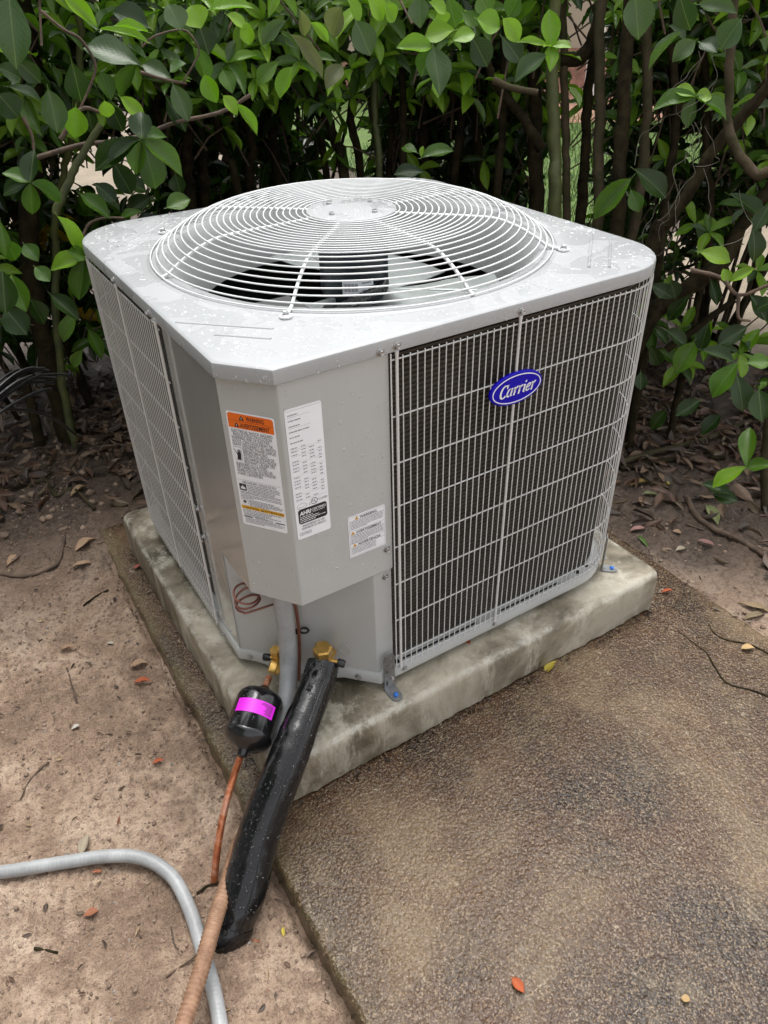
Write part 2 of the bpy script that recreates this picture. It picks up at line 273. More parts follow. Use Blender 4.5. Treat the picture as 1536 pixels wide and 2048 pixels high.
LEAVES=[
((-0.025,0.732,1.294),(-0.051,0.681,1.196),0.054,3),
((0.125,1.008,1.28),(0.174,0.981,1.226),0.032,2),
((0.18,1.013,1.216),(0.15,1.037,1.254),0.026,1),
((0.256,0.918,1.213),(0.195,0.941,1.231),0.021,2),
((0.181,0.992,1.219),(0.263,0.947,1.211),0.023,2),
((0.362,0.937,1.254),(0.367,0.909,1.218),0.058,2),
((0.399,0.922,1.246),(0.482,0.887,1.253),0.042,2),
((0.303,1.061,1.215),(0.237,1.064,1.25),0.064,0),
((0.286,1.114,1.139),(0.185,1.157,1.199),0.08,3),
((0.303,0.905,1.259),(0.315,0.879,1.218),0.053,3),
((0.467,1.002,1.233),(0.503,0.981,1.208),0.034,2),
((0.506,0.985,1.218),(0.503,0.985,1.173),0.035,2),
((0.432,1.09,1.211),(0.443,1.079,1.153),0.057,0),
((0.585,0.949,1.217),(0.529,0.977,1.176),0.035,3),
((0.635,0.924,1.213),(0.676,0.913,1.174),0.026,2),
((0.65,0.803,1.243),(0.636,0.834,1.187),0.055,4),
((0.674,0.788,1.218),(0.693,0.76,1.155),0.054,3),
((0.675,0.824,1.258),(0.704,0.814,1.214),0.048,2),
((0.697,0.776,1.26),(0.737,0.762,1.222),0.045,2),
((0.614,0.989,1.188),(0.673,0.94,1.105),0.039,4),
((0.739,0.974,1.119),(0.687,0.969,1.075),0.044,4),
((0.637,0.98,1.236),(0.662,0.991,1.18),0.036,4),
((0.612,0.985,1.123),(0.566,0.989,1.065),0.051,2),
((0.604,1.045,1.13),(0.544,1.058,1.094),0.044,1),
((0.405,1.077,1.171),(0.438,1.079,1.1),0.044,1),
((0.402,1.02,1.12),(0.419,1.012,1.06),0.043,2),
((0.423,0.975,1.079),(0.447,0.959,1.039),0.031,2),
((0.441,0.944,1.063),(0.482,0.932,0.997),0.029,2),
((0.479,1.098,1.117),(0.484,1.066,1.073),0.043,1),
((0.346,1.092,1.111),(0.296,1.122,1.149),0.043,3),
((0.332,1.046,1.128),(0.364,1.03,1.147),0.043,1),
((0.317,0.996,1.108),(0.328,0.962,1.039),0.045,3),
((0.343,1.142,1.068),(0.376,1.129,0.99),0.044,0),
((0.278,1.116,1.14),(0.228,1.146,1.074),0.044,1),
((0.211,1.185,1.127),(0.218,1.163,1.071),0.041,1),
((0.133,1.103,1.157),(0.135,1.102,1.078),0.054,0),
((0.053,1.014,1.118),(0.049,0.995,1.039),0.054,3),
((0.108,1.049,1.077),(0.093,1.057,1.014),0.051,2),
((0.169,1.036,1.085),(0.172,1.043,1.05),0.033,2),
((0.204,1.028,1.09),(0.24,0.998,1.047),0.034,2),
((0.229,1.225,1.054),(0.246,1.229,0.99),0.045,0),
((0.174,1.237,1.042),(0.175,1.238,0.991),0.036,0),
((-0.044,1.029,1.116),(-0.014,1.029,1.071),0.058,0),
((-0.034,1.032,1.164),(0.016,1.039,1.143),0.04,0),
((0.023,1.125,1.168),(0.061,1.111,1.124),0.042,0),
((-0.007,1.126,1.118),(0.062,1.125,1.097),0.041,0),
((0.214,0.962,1.012),(0.282,0.983,1.012),0.04,1),
((0.214,0.962,1.012),(0.286,0.926,0.935),0.048,1),
((0.214,0.962,1.012),(0.237,0.973,0.895),0.061,3),
((0.214,0.962,1.012),(0.186,0.972,0.94),0.046,1),
((0.214,0.962,1.012),(0.097,1.004,0.971),0.061,0),
((0.214,0.962,1.012),(0.13,0.981,0.978),0.045,0),
((0.214,0.962,1.012),(0.233,0.996,1.066),0.05,0),
((-0.04,0.955,0.957),(-0.086,0.975,0.982),0.039,1),
((-0.04,0.955,0.957),(0.023,0.975,0.909),0.039,1),
((-0.04,0.955,0.957),(-0.055,0.953,0.894),0.035,1),
((-0.04,0.955,0.957),(-0.091,0.98,0.931),0.039,0),
((-0.04,0.955,0.957),(-0.013,0.977,1.018),0.039,0),
((-0.04,0.955,0.957),(-0.102,0.987,0.946),0.038,0),
((0.07,1.029,0.905),(0.117,0.992,0.854),0.04,1),
((0.128,1.121,0.903),(0.161,1.089,0.866),0.042,0),
((0.179,1.117,0.947),(0.209,1.108,0.87),0.055,0),
((0.217,1.084,0.833),(0.162,1.111,0.831),0.032,1),
((0.26,1.022,0.849),(0.318,1.012,0.867),0.051,1),
((-0.02,0.858,0.905),(0.016,0.853,0.821),0.041,2),
((-0.135,0.806,0.923),(-0.148,0.778,0.867),0.027,1),
((-0.132,0.847,0.88),(-0.118,0.851,0.833),0.036,1),
((-0.089,0.936,0.842),(-0.074,0.909,0.811),0.035,1),
((0.209,1.204,0.889),(0.274,1.204,0.856),0.044,0),
((0.283,1.225,0.833),(0.214,1.243,0.802),0.045,0),
((0.341,1.167,0.89),(0.344,1.161,0.842),0.044,0),
((0.012,0.841,0.819),(-0.063,0.873,0.801),0.041,2),
((0.012,0.841,0.819),(-0.03,0.838,0.734),0.048,1),
((0.012,0.841,0.819),(0.021,0.835,0.751),0.039,1),
((0.012,0.841,0.819),(-0.019,0.83,0.842),0.036,1),
((-0.165,0.738,0.851),(-0.187,0.712,0.779),0.056,0),
((-0.15,0.754,0.836),(-0.149,0.713,0.776),0.041,1),
((-0.094,0.827,0.822),(-0.077,0.802,0.798),0.033,1),
((-0.171,0.862,0.738),(-0.149,0.828,0.689),0.056,0),
((-0.102,1.003,0.703),(-0.087,0.999,0.64),0.045,0),
((-0.044,1.093,0.677),(0.001,1.046,0.617),0.042,0),
((0.03,1.26,0.571),(-0.032,1.235,0.508),0.043,1),
((0.045,1.238,0.518),(0.058,1.204,0.438),0.036,1),
((0.016,1.225,0.471),(-0.028,1.233,0.427),0.033,1),
((0.088,1.295,0.548),(0.106,1.292,0.478),0.034,1),
((0.728,0.756,1.245),(0.754,0.751,1.215),0.04,2),
((0.791,0.716,1.257),(0.782,0.702,1.203),0.044,3),
((0.882,0.773,1.23),(0.894,0.765,1.2),0.041,2),
((0.837,0.744,1.246),(0.875,0.729,1.228),0.037,2),
((0.84,0.737,1.162),(0.762,0.763,1.169),0.041,2),
((0.84,0.737,1.162),(0.811,0.738,1.108),0.048,1),
((0.825,0.711,1.162),(0.814,0.663,1.078),0.055,3),
((0.881,0.71,1.194),(0.828,0.753,1.19),0.051,2),
((0.877,0.711,1.173),(0.922,0.689,1.194),0.037,2),
((0.921,0.681,1.214),(0.967,0.653,1.199),0.051,2),
((0.965,0.645,1.213),(0.995,0.618,1.17),0.041,2),
((0.973,0.764,1.173),(1.005,0.737,1.114),0.057,0),
((0.955,0.781,1.222),(0.974,0.746,1.202),0.035,1),
((0.928,0.802,1.252),(0.946,0.786,1.193),0.049,1),
((1.059,0.759,1.169),(1.083,0.709,1.125),0.051,0),
((0.986,0.759,1.255),(1.004,0.741,1.216),0.049,1),
((1.056,0.701,1.253),(1.037,0.718,1.211),0.042,1),
((1.031,0.557,1.16),(1.029,0.569,1.231),0.043,2),
((1.031,0.557,1.16),(1.052,0.516,1.165),0.03,2),
((1.031,0.557,1.16),(1.008,0.526,1.119),0.03,2),
((1.031,0.557,1.16),(0.975,0.597,1.182),0.02,2),
((1.031,0.557,1.16),(1.004,0.548,1.17),0.017,2),
((1.031,0.557,1.16),(1.042,0.547,1.148),0.017,2),
((1.003,0.54,1.147),(0.947,0.576,1.101),0.045,3),
((1.126,0.425,1.253),(1.134,0.402,1.175),0.063,3),
((1.153,0.314,1.19),(1.127,0.368,1.126),0.051,3),
((1.187,0.302,1.174),(1.156,0.327,1.139),0.039,3),
((1.222,0.391,1.25),(1.234,0.361,1.188),0.048,0),
((1.209,0.328,1.234),(1.249,0.263,1.224),0.04,3),
((1.22,0.23,1.212),(1.199,0.251,1.162),0.051,3),
((1.295,0.375,1.162),(1.301,0.331,1.148),0.041,0),
((1.251,0.431,1.193),(1.28,0.398,1.169),0.034,0),
((1.283,0.223,1.174),(1.314,0.215,1.16),0.026,3),
((1.216,0.298,1.071),(1.154,0.358,1.051),0.046,1),
((1.216,0.298,1.071),(1.206,0.302,1.013),0.036,3),
((1.216,0.298,1.071),(1.199,0.343,1.093),0.03,2),
((1.216,0.298,1.071),(1.242,0.276,1.073),0.032,2),
((1.216,0.298,1.071),(1.258,0.237,1.035),0.04,1),
((0.964,0.978,0.896),(0.939,1.017,0.915),0.035,1),
((0.974,0.968,0.884),(1.056,0.934,0.906),0.047,1),
((0.973,0.96,0.848),(0.901,0.995,0.858),0.046,0),
((0.973,0.969,0.885),(0.976,0.972,0.913),0.015,2),
((1.313,0.523,0.859),(1.236,0.565,0.767),0.052,1),
((1.312,0.517,0.834),(1.314,0.48,0.79),0.041,1),
((1.357,0.554,0.87),(1.414,0.475,0.819),0.067,0),
((1.406,0.344,0.701),(1.441,0.275,0.698),0.052,2),
((1.456,0.331,0.835),(1.51,0.247,0.801),0.058,0),
((1.4,0.214,0.796),(1.406,0.175,0.722),0.049,0),
((1.423,0.198,0.841),(1.386,0.196,0.791),0.035,0),
((1.398,0.239,0.655),(1.393,0.257,0.684),0.028,2),
((1.401,0.235,0.656),(1.43,0.201,0.695),0.028,2),
((1.337,0.224,0.493),(1.387,0.155,0.476),0.043,0),
((1.341,0.12,0.496),(1.272,0.131,0.428),0.061,1),
((1.447,0.188,0.542),(1.387,0.219,0.5),0.049,0),
((1.367,0.274,0.491),(1.323,0.278,0.408),0.052,1),
((1.436,0.29,0.522),(1.404,0.282,0.455),0.045,0),
((1.352,0.104,0.499),(1.39,0.066,0.508),0.047,1),
((1.372,0.135,0.449),(1.36,0.076,0.379),0.057,0),
((1.353,0.056,0.445),(1.329,0.01,0.387),0.055,0),
((1.329,0.014,0.251),(1.376,0.071,0.334),0.045,1),
((1.329,0.014,0.251),(1.258,0.057,0.207),0.043,2),
((1.329,0.014,0.251),(1.35,-0.036,0.279),0.04,1),
((1.29,0.099,0.168),(1.318,0.028,0.169),0.038,0),
((1.297,0.065,0.149),(1.323,0.009,0.155),0.038,0),
((1.376,0.431,0.344),(1.356,0.404,0.305),0.037,0),
((1.449,0.254,0.367),(1.496,0.152,0.335),0.061,0),
((1.469,0.463,0.584),(1.488,0.444,0.529),0.04,0),
((1.471,0.528,0.552),(1.491,0.462,0.537),0.044,0),
((1.492,0.354,0.609),(1.492,0.313,0.552),0.03,0),
((1.534,0.436,0.536),(1.489,0.468,0.462),0.044,0),
((1.478,0.453,0.439),(1.523,0.4,0.4),0.044,0),
((1.481,0.497,0.377),(1.505,0.464,0.31),0.042,0),
((1.497,0.301,0.272),(1.432,0.326,0.232),0.044,0),
((1.481,0.217,0.265),(1.437,0.234,0.207),0.043,0),
((1.504,0.414,0.188),(1.474,0.431,0.119),0.04,0),
((1.465,0.188,0.583),(1.468,0.158,0.617),0.044,0),
((1.463,0.211,0.615),(1.481,0.156,0.563),0.044,0),
]
STEMS=[
([(-0.066,1.545,-0.03),(-0.066,1.544,-0.01),(-0.041,1.59,0.18),(-0.033,1.62,0.36),(-0.012,1.642,0.559),(0.038,1.645,0.756),(0.098,1.624,0.914),(0.133,1.598,1.087),(0.157,1.563,1.307)],0.034,0.024,0),
([(-0.048,1.506,-0.03),(-0.049,1.505,-0.016),(-0.029,1.545,0.195),(0.017,1.578,0.444),(0.058,1.569,0.625),(0.091,1.538,0.755),(0.14,1.498,0.888),(0.186,1.448,1.001),(0.221,1.396,1.139),(0.237,1.341,1.304)],0.014,0.008,2),
([(-0.14,1.596,-0.03),(-0.137,1.605,0.053),(-0.121,1.661,0.173),(-0.111,1.698,0.264)],0.022,0.012,0),
([(0.469,1.562,-0.03),(0.509,1.602,0.678),(0.53,1.624,0.807),(0.555,1.637,0.931),(0.597,1.642,1.101),(0.62,1.642,1.296)],0.02,0.014,0),
([(0.531,1.593,-0.03),(0.569,1.632,0.662),(0.593,1.656,0.809),(0.611,1.674,0.949),(0.646,1.679,1.122),(0.701,1.664,1.295)],0.018,0.012,0),
([(0.668,1.405,-0.03),(0.626,1.47,0.761),(0.611,1.494,0.845),(0.602,1.512,0.927),(0.629,1.523,1.106),(0.671,1.515,1.294)],0.013,0.009,0),
([(0.676,1.612,-0.03),(0.736,1.636,0.716),(0.767,1.648,0.834),(0.763,1.667,0.936),(0.805,1.668,1.113),(0.815,1.671,1.292)],0.018,0.012,0),
([(0.862,1.637,-0.03),(0.868,1.684,0.69),(0.872,1.714,0.844),(0.909,1.724,1.034),(0.967,1.711,1.288)],0.02,0.013,0),
([(0.956,1.264,-0.03),(0.931,1.328,0.773),(0.921,1.355,0.871),(0.901,1.383,0.966),(0.867,1.411,1.046),(0.859,1.429,1.289)],0.018,0.012,0),
([(1.009,1.572,-0.03),(1.016,1.617,0.714),(1.021,1.646,0.868),(1.057,1.651,1.043),(1.063,1.661,1.286)],0.014,0.01,0),
([(1.085,1.417,-0.03),(1.074,1.472,0.73),(1.065,1.514,0.909),(1.104,1.515,1.103),(1.102,1.525,1.284)],0.016,0.01,0),
([(0.978,1.193,-0.03),(0.996,1.233,0.78),(1.007,1.258,0.929),(1.013,1.271,1.046),(1.029,1.277,1.285)],0.011,0.009,2),
([(1.039,1.208,-0.03),(1.077,1.236,0.754),(1.103,1.255,0.92),(1.112,1.275,1.115),(1.121,1.277,1.282)],0.013,0.009,0),
([(1.3,1.385,-0.03),(1.309,1.432,0.689),(1.316,1.469,0.874),(1.32,1.496,1.091),(1.343,1.489,1.278)],0.022,0.014,0),
([(1.255,1.229,-0.03),(1.298,1.255,0.705),(1.325,1.271,0.852),(1.353,1.28,1.033),(1.348,1.301,1.277)],0.016,0.011,0),
([(1.459,1.259,-0.03),(1.461,1.314,0.673),(1.464,1.36,0.872),(1.457,1.39,1.032),(1.481,1.388,1.274)],0.018,0.011,0),
([(1.219,0.94,-0.03),(1.252,0.973,0.733),(1.278,1.001,0.931),(1.287,1.014,1.057),(1.276,1.04,1.277)],0.013,0.01,0),
([(1.38,0.91,-0.03),(1.399,0.96,0.669),(1.413,0.999,0.85),(1.419,1.026,1.008),(1.409,1.052,1.157),(1.417,1.05,1.274)],0.026,0.016,0),
([(1.328,0.877,0.876),(1.287,0.933,0.964),(1.231,0.994,1.05),(1.221,1.008,1.098)],0.016,0.01,0),
([(1.137,0.879,1.066),(1.171,0.848,1.048),(1.224,0.799,1.036)],0.009,0.008,1),
([(1.261,0.687,-0.03),(1.275,0.744,0.732),(1.284,0.783,0.894),(1.285,0.817,1.071),(1.283,0.834,1.276)],0.02,0.015,2),
([(1.392,0.764,-0.03),(1.401,0.824,0.696),(1.41,0.874,0.894),(1.411,0.908,1.091),(1.394,0.935,1.274)],0.013,0.01,1),
([(1.471,0.814,-0.03),(1.499,0.859,0.659),(1.518,0.892,0.825),(1.528,0.921,1.008),(1.538,0.929,1.155),(1.54,0.934,1.27)],0.018,0.012,0),
([(1.371,0.631,-0.03),(1.39,0.688,0.698),(1.404,0.727,0.862),(1.409,0.764,1.065),(1.402,0.789,1.273)],0.017,0.013,1),
([(1.403,0.915,1.092),(1.446,0.874,1.103),(1.471,0.857,1.183),(1.482,0.85,1.271)],0.022,0.016,0),
([(1.366,0.554,-0.03),(1.388,0.609,0.688),(1.408,0.657,0.897),(1.418,0.682,1.071),(1.415,0.703,1.272)],0.021,0.016,0),
([(1.446,0.603,-0.03),(1.487,0.638,0.651),(1.52,0.665,0.832),(1.529,0.697,1.002),(1.512,0.744,1.27)],0.016,0.013,1),
([(1.522,0.54,-0.03),(1.556,0.582,0.535),(1.593,0.629,0.748),(1.615,0.658,0.937),(1.605,0.702,1.114),(1.597,0.723,1.268)],0.015,0.01,0),
([(1.367,0.586,-0.03),(1.482,0.529,0.429),(1.526,0.507,0.487),(1.59,0.462,0.56),(1.635,0.428,0.618),(1.677,0.416,0.723),(1.712,0.394,0.8),(1.736,0.379,0.861)],0.028,0.016,0),
([(1.302,0.534,-0.03),(1.407,0.499,0.669),(1.437,0.489,0.733),(1.489,0.462,0.843),(1.527,0.439,0.931),(1.566,0.404,1.01),(1.6,0.37,1.09)],0.02,0.013,0),
([(1.582,0.059,-0.03),(1.518,0.226,0.81),(1.491,0.297,0.882),(1.465,0.354,0.943),(1.457,0.383,1.006),(1.455,0.41,1.137),(1.45,0.427,1.27)],0.014,0.01,1),
([(1.678,0.499,-0.03),(1.711,0.539,0.515),(1.745,0.582,0.706),(1.744,0.638,0.861),(1.737,0.692,1.071),(1.715,0.736,1.265)],0.012,0.009,0),
([(1.35,0.318,0.673),(1.389,0.256,0.662),(1.408,0.208,0.628),(1.448,0.162,0.658)],0.006,0.004,1),
([(1.408,0.208,0.628),(1.4,0.188,0.578),(1.414,0.162,0.574)],0.005,0.003,1),
([(1.542,0.487,0.349),(1.615,0.438,0.427),(1.681,0.389,0.504)],0.012,0.009,0),
([(0.086,1.067,1.254),(0.121,1.058,1.22),(0.15,1.05,1.201),(0.168,1.043,1.154),(0.146,1.045,1.113),(0.118,1.047,1.076)],0.0034,0.0024,1),
([(-0.01,1.019,1.072),(-0.003,1.014,1.038),(-0.007,1.01,1.01)],0.004,0.003,1),
([(0.282,1.065,1.179),(0.315,1.056,1.199),(0.373,1.037,1.208),(0.395,1.028,1.184),(0.396,1.026,1.159),(0.354,1.036,1.107)],0.0022,0.002,1),
([(0.011,1.204,0.96),(0.129,1.187,0.981),(0.185,1.174,0.982),(0.267,1.154,0.99),(0.353,1.131,1.014),(0.458,1.096,1.03),(0.532,1.07,1.064)],0.0062,0.0045,1),
([(0.022,1.129,0.848),(0.076,1.134,0.918),(0.118,1.135,0.968),(0.172,1.132,1.027)],0.01,0.008,2),
([(0.049,1.013,0.817),(0.071,1.015,0.843),(0.108,1.009,0.851),(0.149,0.999,0.847)],0.0036,0.0024,1),
([(0.269,1.066,1.131),(0.319,1.049,1.114),(0.361,1.033,1.104)],0.004,0.003,1),
([(0.079,1.148,1.003),(0.138,1.144,1.06),(0.179,1.133,1.052)],0.006,0.004,1),
]
HOSE=[(0.111,0.041,0.227),(0.096,0.027,0.215),(0.058,-0.004,0.198),(0.007,-0.044,0.175),(-0.044,-0.08,0.145),(-0.085,-0.102,0.108),(-0.125,-0.125,0.066),(-0.156,-0.151,0.03),(-0.186,-0.176,0.0),(-0.221,-0.19,-0.035),(-0.24,-0.173,-0.09),(-0.256,-0.153,-0.2)]
LIQ=[(0.053,0.131,0.217),(0.038,0.125,0.182),(0.023,0.111,0.175),(-0.014,0.066,0.183),(-0.047,0.027,0.18),(-0.084,-0.003,0.157),(-0.11,-0.011,0.115),(-0.146,-0.04,0.08),(-0.178,-0.068,0.035),(-0.201,-0.09,-0.01),(-0.214,-0.1,-0.05)]
COND=[(0.073,0.117,0.411),(0.07,0.106,0.366),(0.066,0.096,0.294),(0.058,0.087,0.211),(0.03,0.049,0.165),(-0.011,0.005,0.135),(-0.039,-0.019,0.085),(-0.082,-0.041,0.028),(-0.131,-0.082,0.012),(-0.182,-0.126,0.018),(-0.243,-0.205,0.035),(-0.288,-0.267,0.045),(-0.338,-0.325,0.045),(-0.395,-0.395,0.05)]
GROUNDCOND=[(-0.629,0.18,-0.02),(-0.534,0.125,-0.018),(-0.436,0.08,-0.014),(-0.355,0.042,-0.012),(-0.302,0.001,-0.012),(-0.271,-0.058,-0.015),(-0.265,-0.128,-0.02),(-0.271,-0.203,-0.02),(-0.277,-0.263,-0.02),(-0.288,-0.322,-0.02),(-0.306,-0.39,-0.02)]
THIN=[(0.093,0.111,0.351),(0.096,0.108,0.314),(0.095,0.106,0.263),(0.092,0.109,0.2),(0.085,0.113,0.128)]
VALVE=[(0.053,0.131,0.217),(0.051,0.133,0.191),(0.034,0.13,0.17),(0.112,0.033,0.275),(0.137,0.021,0.227),(0.104,0.129,0.239),(0.06,0.175,0.211),(0.169,0.06,0.214),(0.035,0.186,0.317),(0.035,0.172,0.341)]
RIBS=[(0.005,0.247,0.867),(0.123,0.13,0.867),(0.041,0.165,0.867),(0.106,0.095,0.867),(0.865,0.21,0.867),(0.709,0.06,0.867),(0.862,0.156,0.867),(0.738,0.039,0.867),(0.046,0.752,0.867),(0.172,0.866,0.867),(0.059,0.708,0.867),(0.219,0.867,0.867)]
BEND=[(0.243,0.249,0.92),(0.069,0.528,0.9)]
MOTOR=[(0.484,0.444,0.78),(0.575,0.596,0.72),(0.432,0.459,0.76),(0.662,0.406,0.76),(0.645,0.235,0.78),(0.731,0.539,0.78),(0.844,0.464,0.8),(0.364,0.336,0.8),(0.282,0.281,0.82),(0.574,0.593,0.75)]
MOSS=[(1.203,0.293,1.14),(1.219,0.252,1.032),(1.213,0.311,1.13),(1.226,0.252,0.943),(1.221,0.322,0.88),(1.228,0.294,0.83),(1.244,0.268,1.112),(1.223,0.302,0.987),(1.309,0.201,0.879)]
CABLE=[(-0.317,0.695,0.571),(-0.244,0.774,0.578),(-0.173,0.833,0.572),(-0.106,0.855,0.539)]
CABLE2=[(-0.27,0.761,0.597),(-0.24,0.795,0.552),(-0.186,0.876,0.495),(-0.133,0.948,0.422),(-0.091,1.013,0.336)]
FALLEN=[
((0.127,-0.523),(0.128,-0.55),0.016,(0.5,0.1,0.02),0,0.0,'bright orange pointed leaf lying on the wet slab near the front'),
((0.328,-0.686),(0.334,-0.696),0.0126,(0.55,0.36,0.16),0,0.0,'small tan leaf scrap on the slab at the lower right'),
((0.64,-0.066),(0.603,-0.065),0.0203,(0.62,0.5,0.06),0.012,0.0,'yellow leaf against the front foot of the concrete pad'),
((0.44,0.026),(0.44,0.004),0.0144,(0.5,0.1,0.02),0,0.0,'orange petal scrap on the pad top under the wire grille'),
((1.032,-0.265),(1.057,-0.28),0.0196,(0.62,0.42,0.18),0,0.0,'pale yellow leaf beside the dark crack on the slab'),
((1.031,-0.03),(1.059,-0.043),0.0109,(0.5,0.1,0.02),0,0.0,'red orange leaf sliver behind the right corner of the pad'),
((-0.18,0.991),(-0.116,1.022),0.0336,(0.42,0.27,0.16),0,0.0,'large tan leaf on the soil left of the mossy slab edge'),
((-0.206,0.925),(-0.156,0.922),0.0239,(0.42,0.27,0.16),0,0.0,'crumpled tan leaf below the large tan leaf'),
((-0.188,0.441),(-0.153,0.427),0.0162,(0.5,0.1,0.02),0,0.0,'curled orange leaf on the soil left of the slab edge'),
((-0.181,0.495),(-0.141,0.488),0.0229,(0.42,0.27,0.16),0,0.0,'tan leaf crumpled with a twig just behind the curled orange leaf'),
((-0.309,0.632),(-0.274,0.623),0.0147,(0.42,0.27,0.16),0,0.0,'narrow tan leaf alone on the open soil'),
((-0.427,-0.026),(-0.403,-0.027),0.0169,(0.36,0.13,0.06),0,0.0,'small red brown leaf inside the bend of the grey conduit'),
((-0.4,0.085),(-0.378,0.118),0.0197,(0.42,0.36,0.26),0.0,0.0,'beige pointed leaf standing by the loose grey conduit'),
((-0.223,0.205),(-0.2,0.202),0.0114,(0.5,0.1,0.02),0,0.0,'tiny orange leaf on the soil above the grey conduit bend'),
((-0.144,-0.248),(-0.14,-0.237),0.0068,(0.62,0.5,0.06),0,0.0,'small yellow petal on the soil beside the slab corner'),
((-0.068,0.817),(-0.044,0.816),0.0157,(0.42,0.09,0.05),0,0.0,'red leaf scrap on the mossy ledge of the slab'),
((-0.344,0.384),(-0.328,0.383),0.0134,(0.6,0.57,0.5),0,0.0,'white scrap on the open soil above the orange leaf'),
((-0.207,0.597),(-0.193,0.591),0.0106,(0.6,0.57,0.5),0,0.0,'tiny white scrap high on the open soil'),
((1.178,0.208),(1.215,0.189),0.0224,(0.36,0.18,0.16),0,0.0,'pink oval leaf on the dark soil right of the unit'),
((1.172,0.178),(1.161,0.13),0.0134,(0.1,0.2,0.04),0,0.0,'fresh green sprig leaf beside the pink oval leaf'),
((1.45,0.167),(1.414,0.095),0.0321,(0.28,0.33,0.13),0,0.0,'pale green fallen leaf below the shrub at the right'),
((1.342,0.314),(1.376,0.281),0.0224,(0.22,0.26,0.1),0,0.0,'dull green leaf in the litter near the right side of the unit'),
((1.427,0.306),(1.463,0.302),0.018,(0.62,0.5,0.06),0,0.0,'yellow leaf scrap in the litter near the dull green leaf'),
((1.348,0.366),(1.42,0.358),0.0276,(0.38,0.26,0.08),0,0.0,'ochre leaf in the litter close to the right side of the unit'),
((1.166,-0.155),(1.217,-0.217),0.025,(0.3,0.21,0.11),0,0.0,'long curled brown leaf at the right edge on the litter'),
((1.272,0.138),(1.28,0.117),0.0197,(0.42,0.27,0.16),0,0.0,'pale tan leaf scrap in the middle of the right hand litter'),
((1.137,-0.198),(1.196,-0.212),0.0205,(0.26,0.2,0.11),0,0.0,'folded olive brown leaf just below the long curled one'),
((1.297,0.074),(1.318,0.033),0.0211,(0.36,0.18,0.16),0,0.0,'dull pink brown leaf by the broken orange branch'),
((1.211,0.075),(1.247,0.072),0.0206,(0.42,0.36,0.26),0,0.0,'beige leaf at the slab edge by the broken orange branch'),
((-0.355,1.042),(-0.318,1.083),0.0311,(0.42,0.27,0.16),0,0.0,'tan leaf at the left end of the crooked twig'),
((-0.31,1.44),(-0.253,1.522),0.0461,(0.3,0.22,0.13),0,0.0,'broad dull brown leaf at the far left edge'),
((-0.127,1.249),(-0.067,1.274),0.0267,(0.36,0.24,0.12),0,0.0,'ochre leaf by the root at the foot of the left shrub'),
]
TWIGS=[
([(1.383,0.476),(1.54,0.462),(1.738,0.424),(1.985,0.413)],0.013,0.009,'bark_moss','long brown fallen branch under the hedge at the right','branch'),
([(1.391,0.452),(1.556,0.394),(1.72,0.311)],0.01,0.008,'bark','darker fallen branch just below the long brown one','branch'),
([(1.439,0.232),(1.384,0.145),(1.375,0.078),(1.394,0.009),(1.385,-0.099)],0.009,0.007,'twig','broken reddish branch across the litter at the right','branch'),
([(1.555,0.502),(1.654,0.565),(1.765,0.628)],0.004,0.003,'twig','thin upright looking twig crossing the long brown branch','twig'),
([(1.331,0.145),(1.355,0.099)],0.003,0.003,'twig','short pale splinter left of the broken reddish branch','twig'),
([(-0.186,1.105),(-0.207,1.035),(-0.233,0.972),(-0.269,0.963),(-0.326,0.971),(-0.383,1.014)],0.005,0.004,'twig','crooked reddish twig on the soil at the left','twig'),
([(-0.226,1.38),(-0.173,1.378),(-0.163,1.287),(-0.112,1.279),(-0.081,1.161)],0.008,0.005,'bark_moss','mossy surface root at the foot of the left shrub','root'),
([(-0.149,0.788),(-0.184,0.78),(-0.22,0.766)],0.0028,0.002,'bark','dark straight twig on the soil beside the slab edge','twig'),
([(-0.309,0.571),(-0.312,0.517),(-0.315,0.449)],0.0022,0.0018,'twig','thin pale twig in the middle of the bare soil','twig'),
([(0.96,-0.143),(0.959,-0.188),(0.959,-0.226),(0.937,-0.268),(0.92,-0.315),(0.946,-0.353),(0.967,-0.4)],0.0012,0.0032,'bark','longer dark crack on the right of the slab','root'),  # crack in the slab, built as a thin dark tube
([(1.042,-0.167),(1.028,-0.194),(1.033,-0.227),(1.063,-0.267),(1.076,-0.323)],0.0012,0.003,'bark','shorter dark crack near the rear edge of the slab','root'),  # second slab crack, also a dark tube
([(1.264,0.196),(1.265,0.161),(1.227,0.075)],0.0025,0.002,'twig','thin curved twig near the slab edge at the right','twig'),
([(-0.244,-0.104),(-0.226,-0.1),(-0.201,-0.105)],0.003,0.002,'bark','short dark twig between the conduit bend and the black pipe','twig'),
([(-0.512,-0.033),(-0.481,-0.058)],0.003,0.002,'bark','short dark stick at the lower left of the soil','twig'),
([(-0.303,-0.128),(-0.307,-0.165),(-0.3,-0.184)],0.0018,0.0015,'twig','curled rootlet inside the grey conduit bend','twig'),
([(-0.337,-0.202),(-0.311,-0.2),(-0.282,-0.205)],0.002,0.0015,'twig','pale rootlet below the crossing of the conduits','twig'),
([(-0.405,0.326),(-0.448,0.311),(-0.474,0.274)],0.0018,0.0015,'twig','thin bent twig at the left of the open soil','twig'),
]

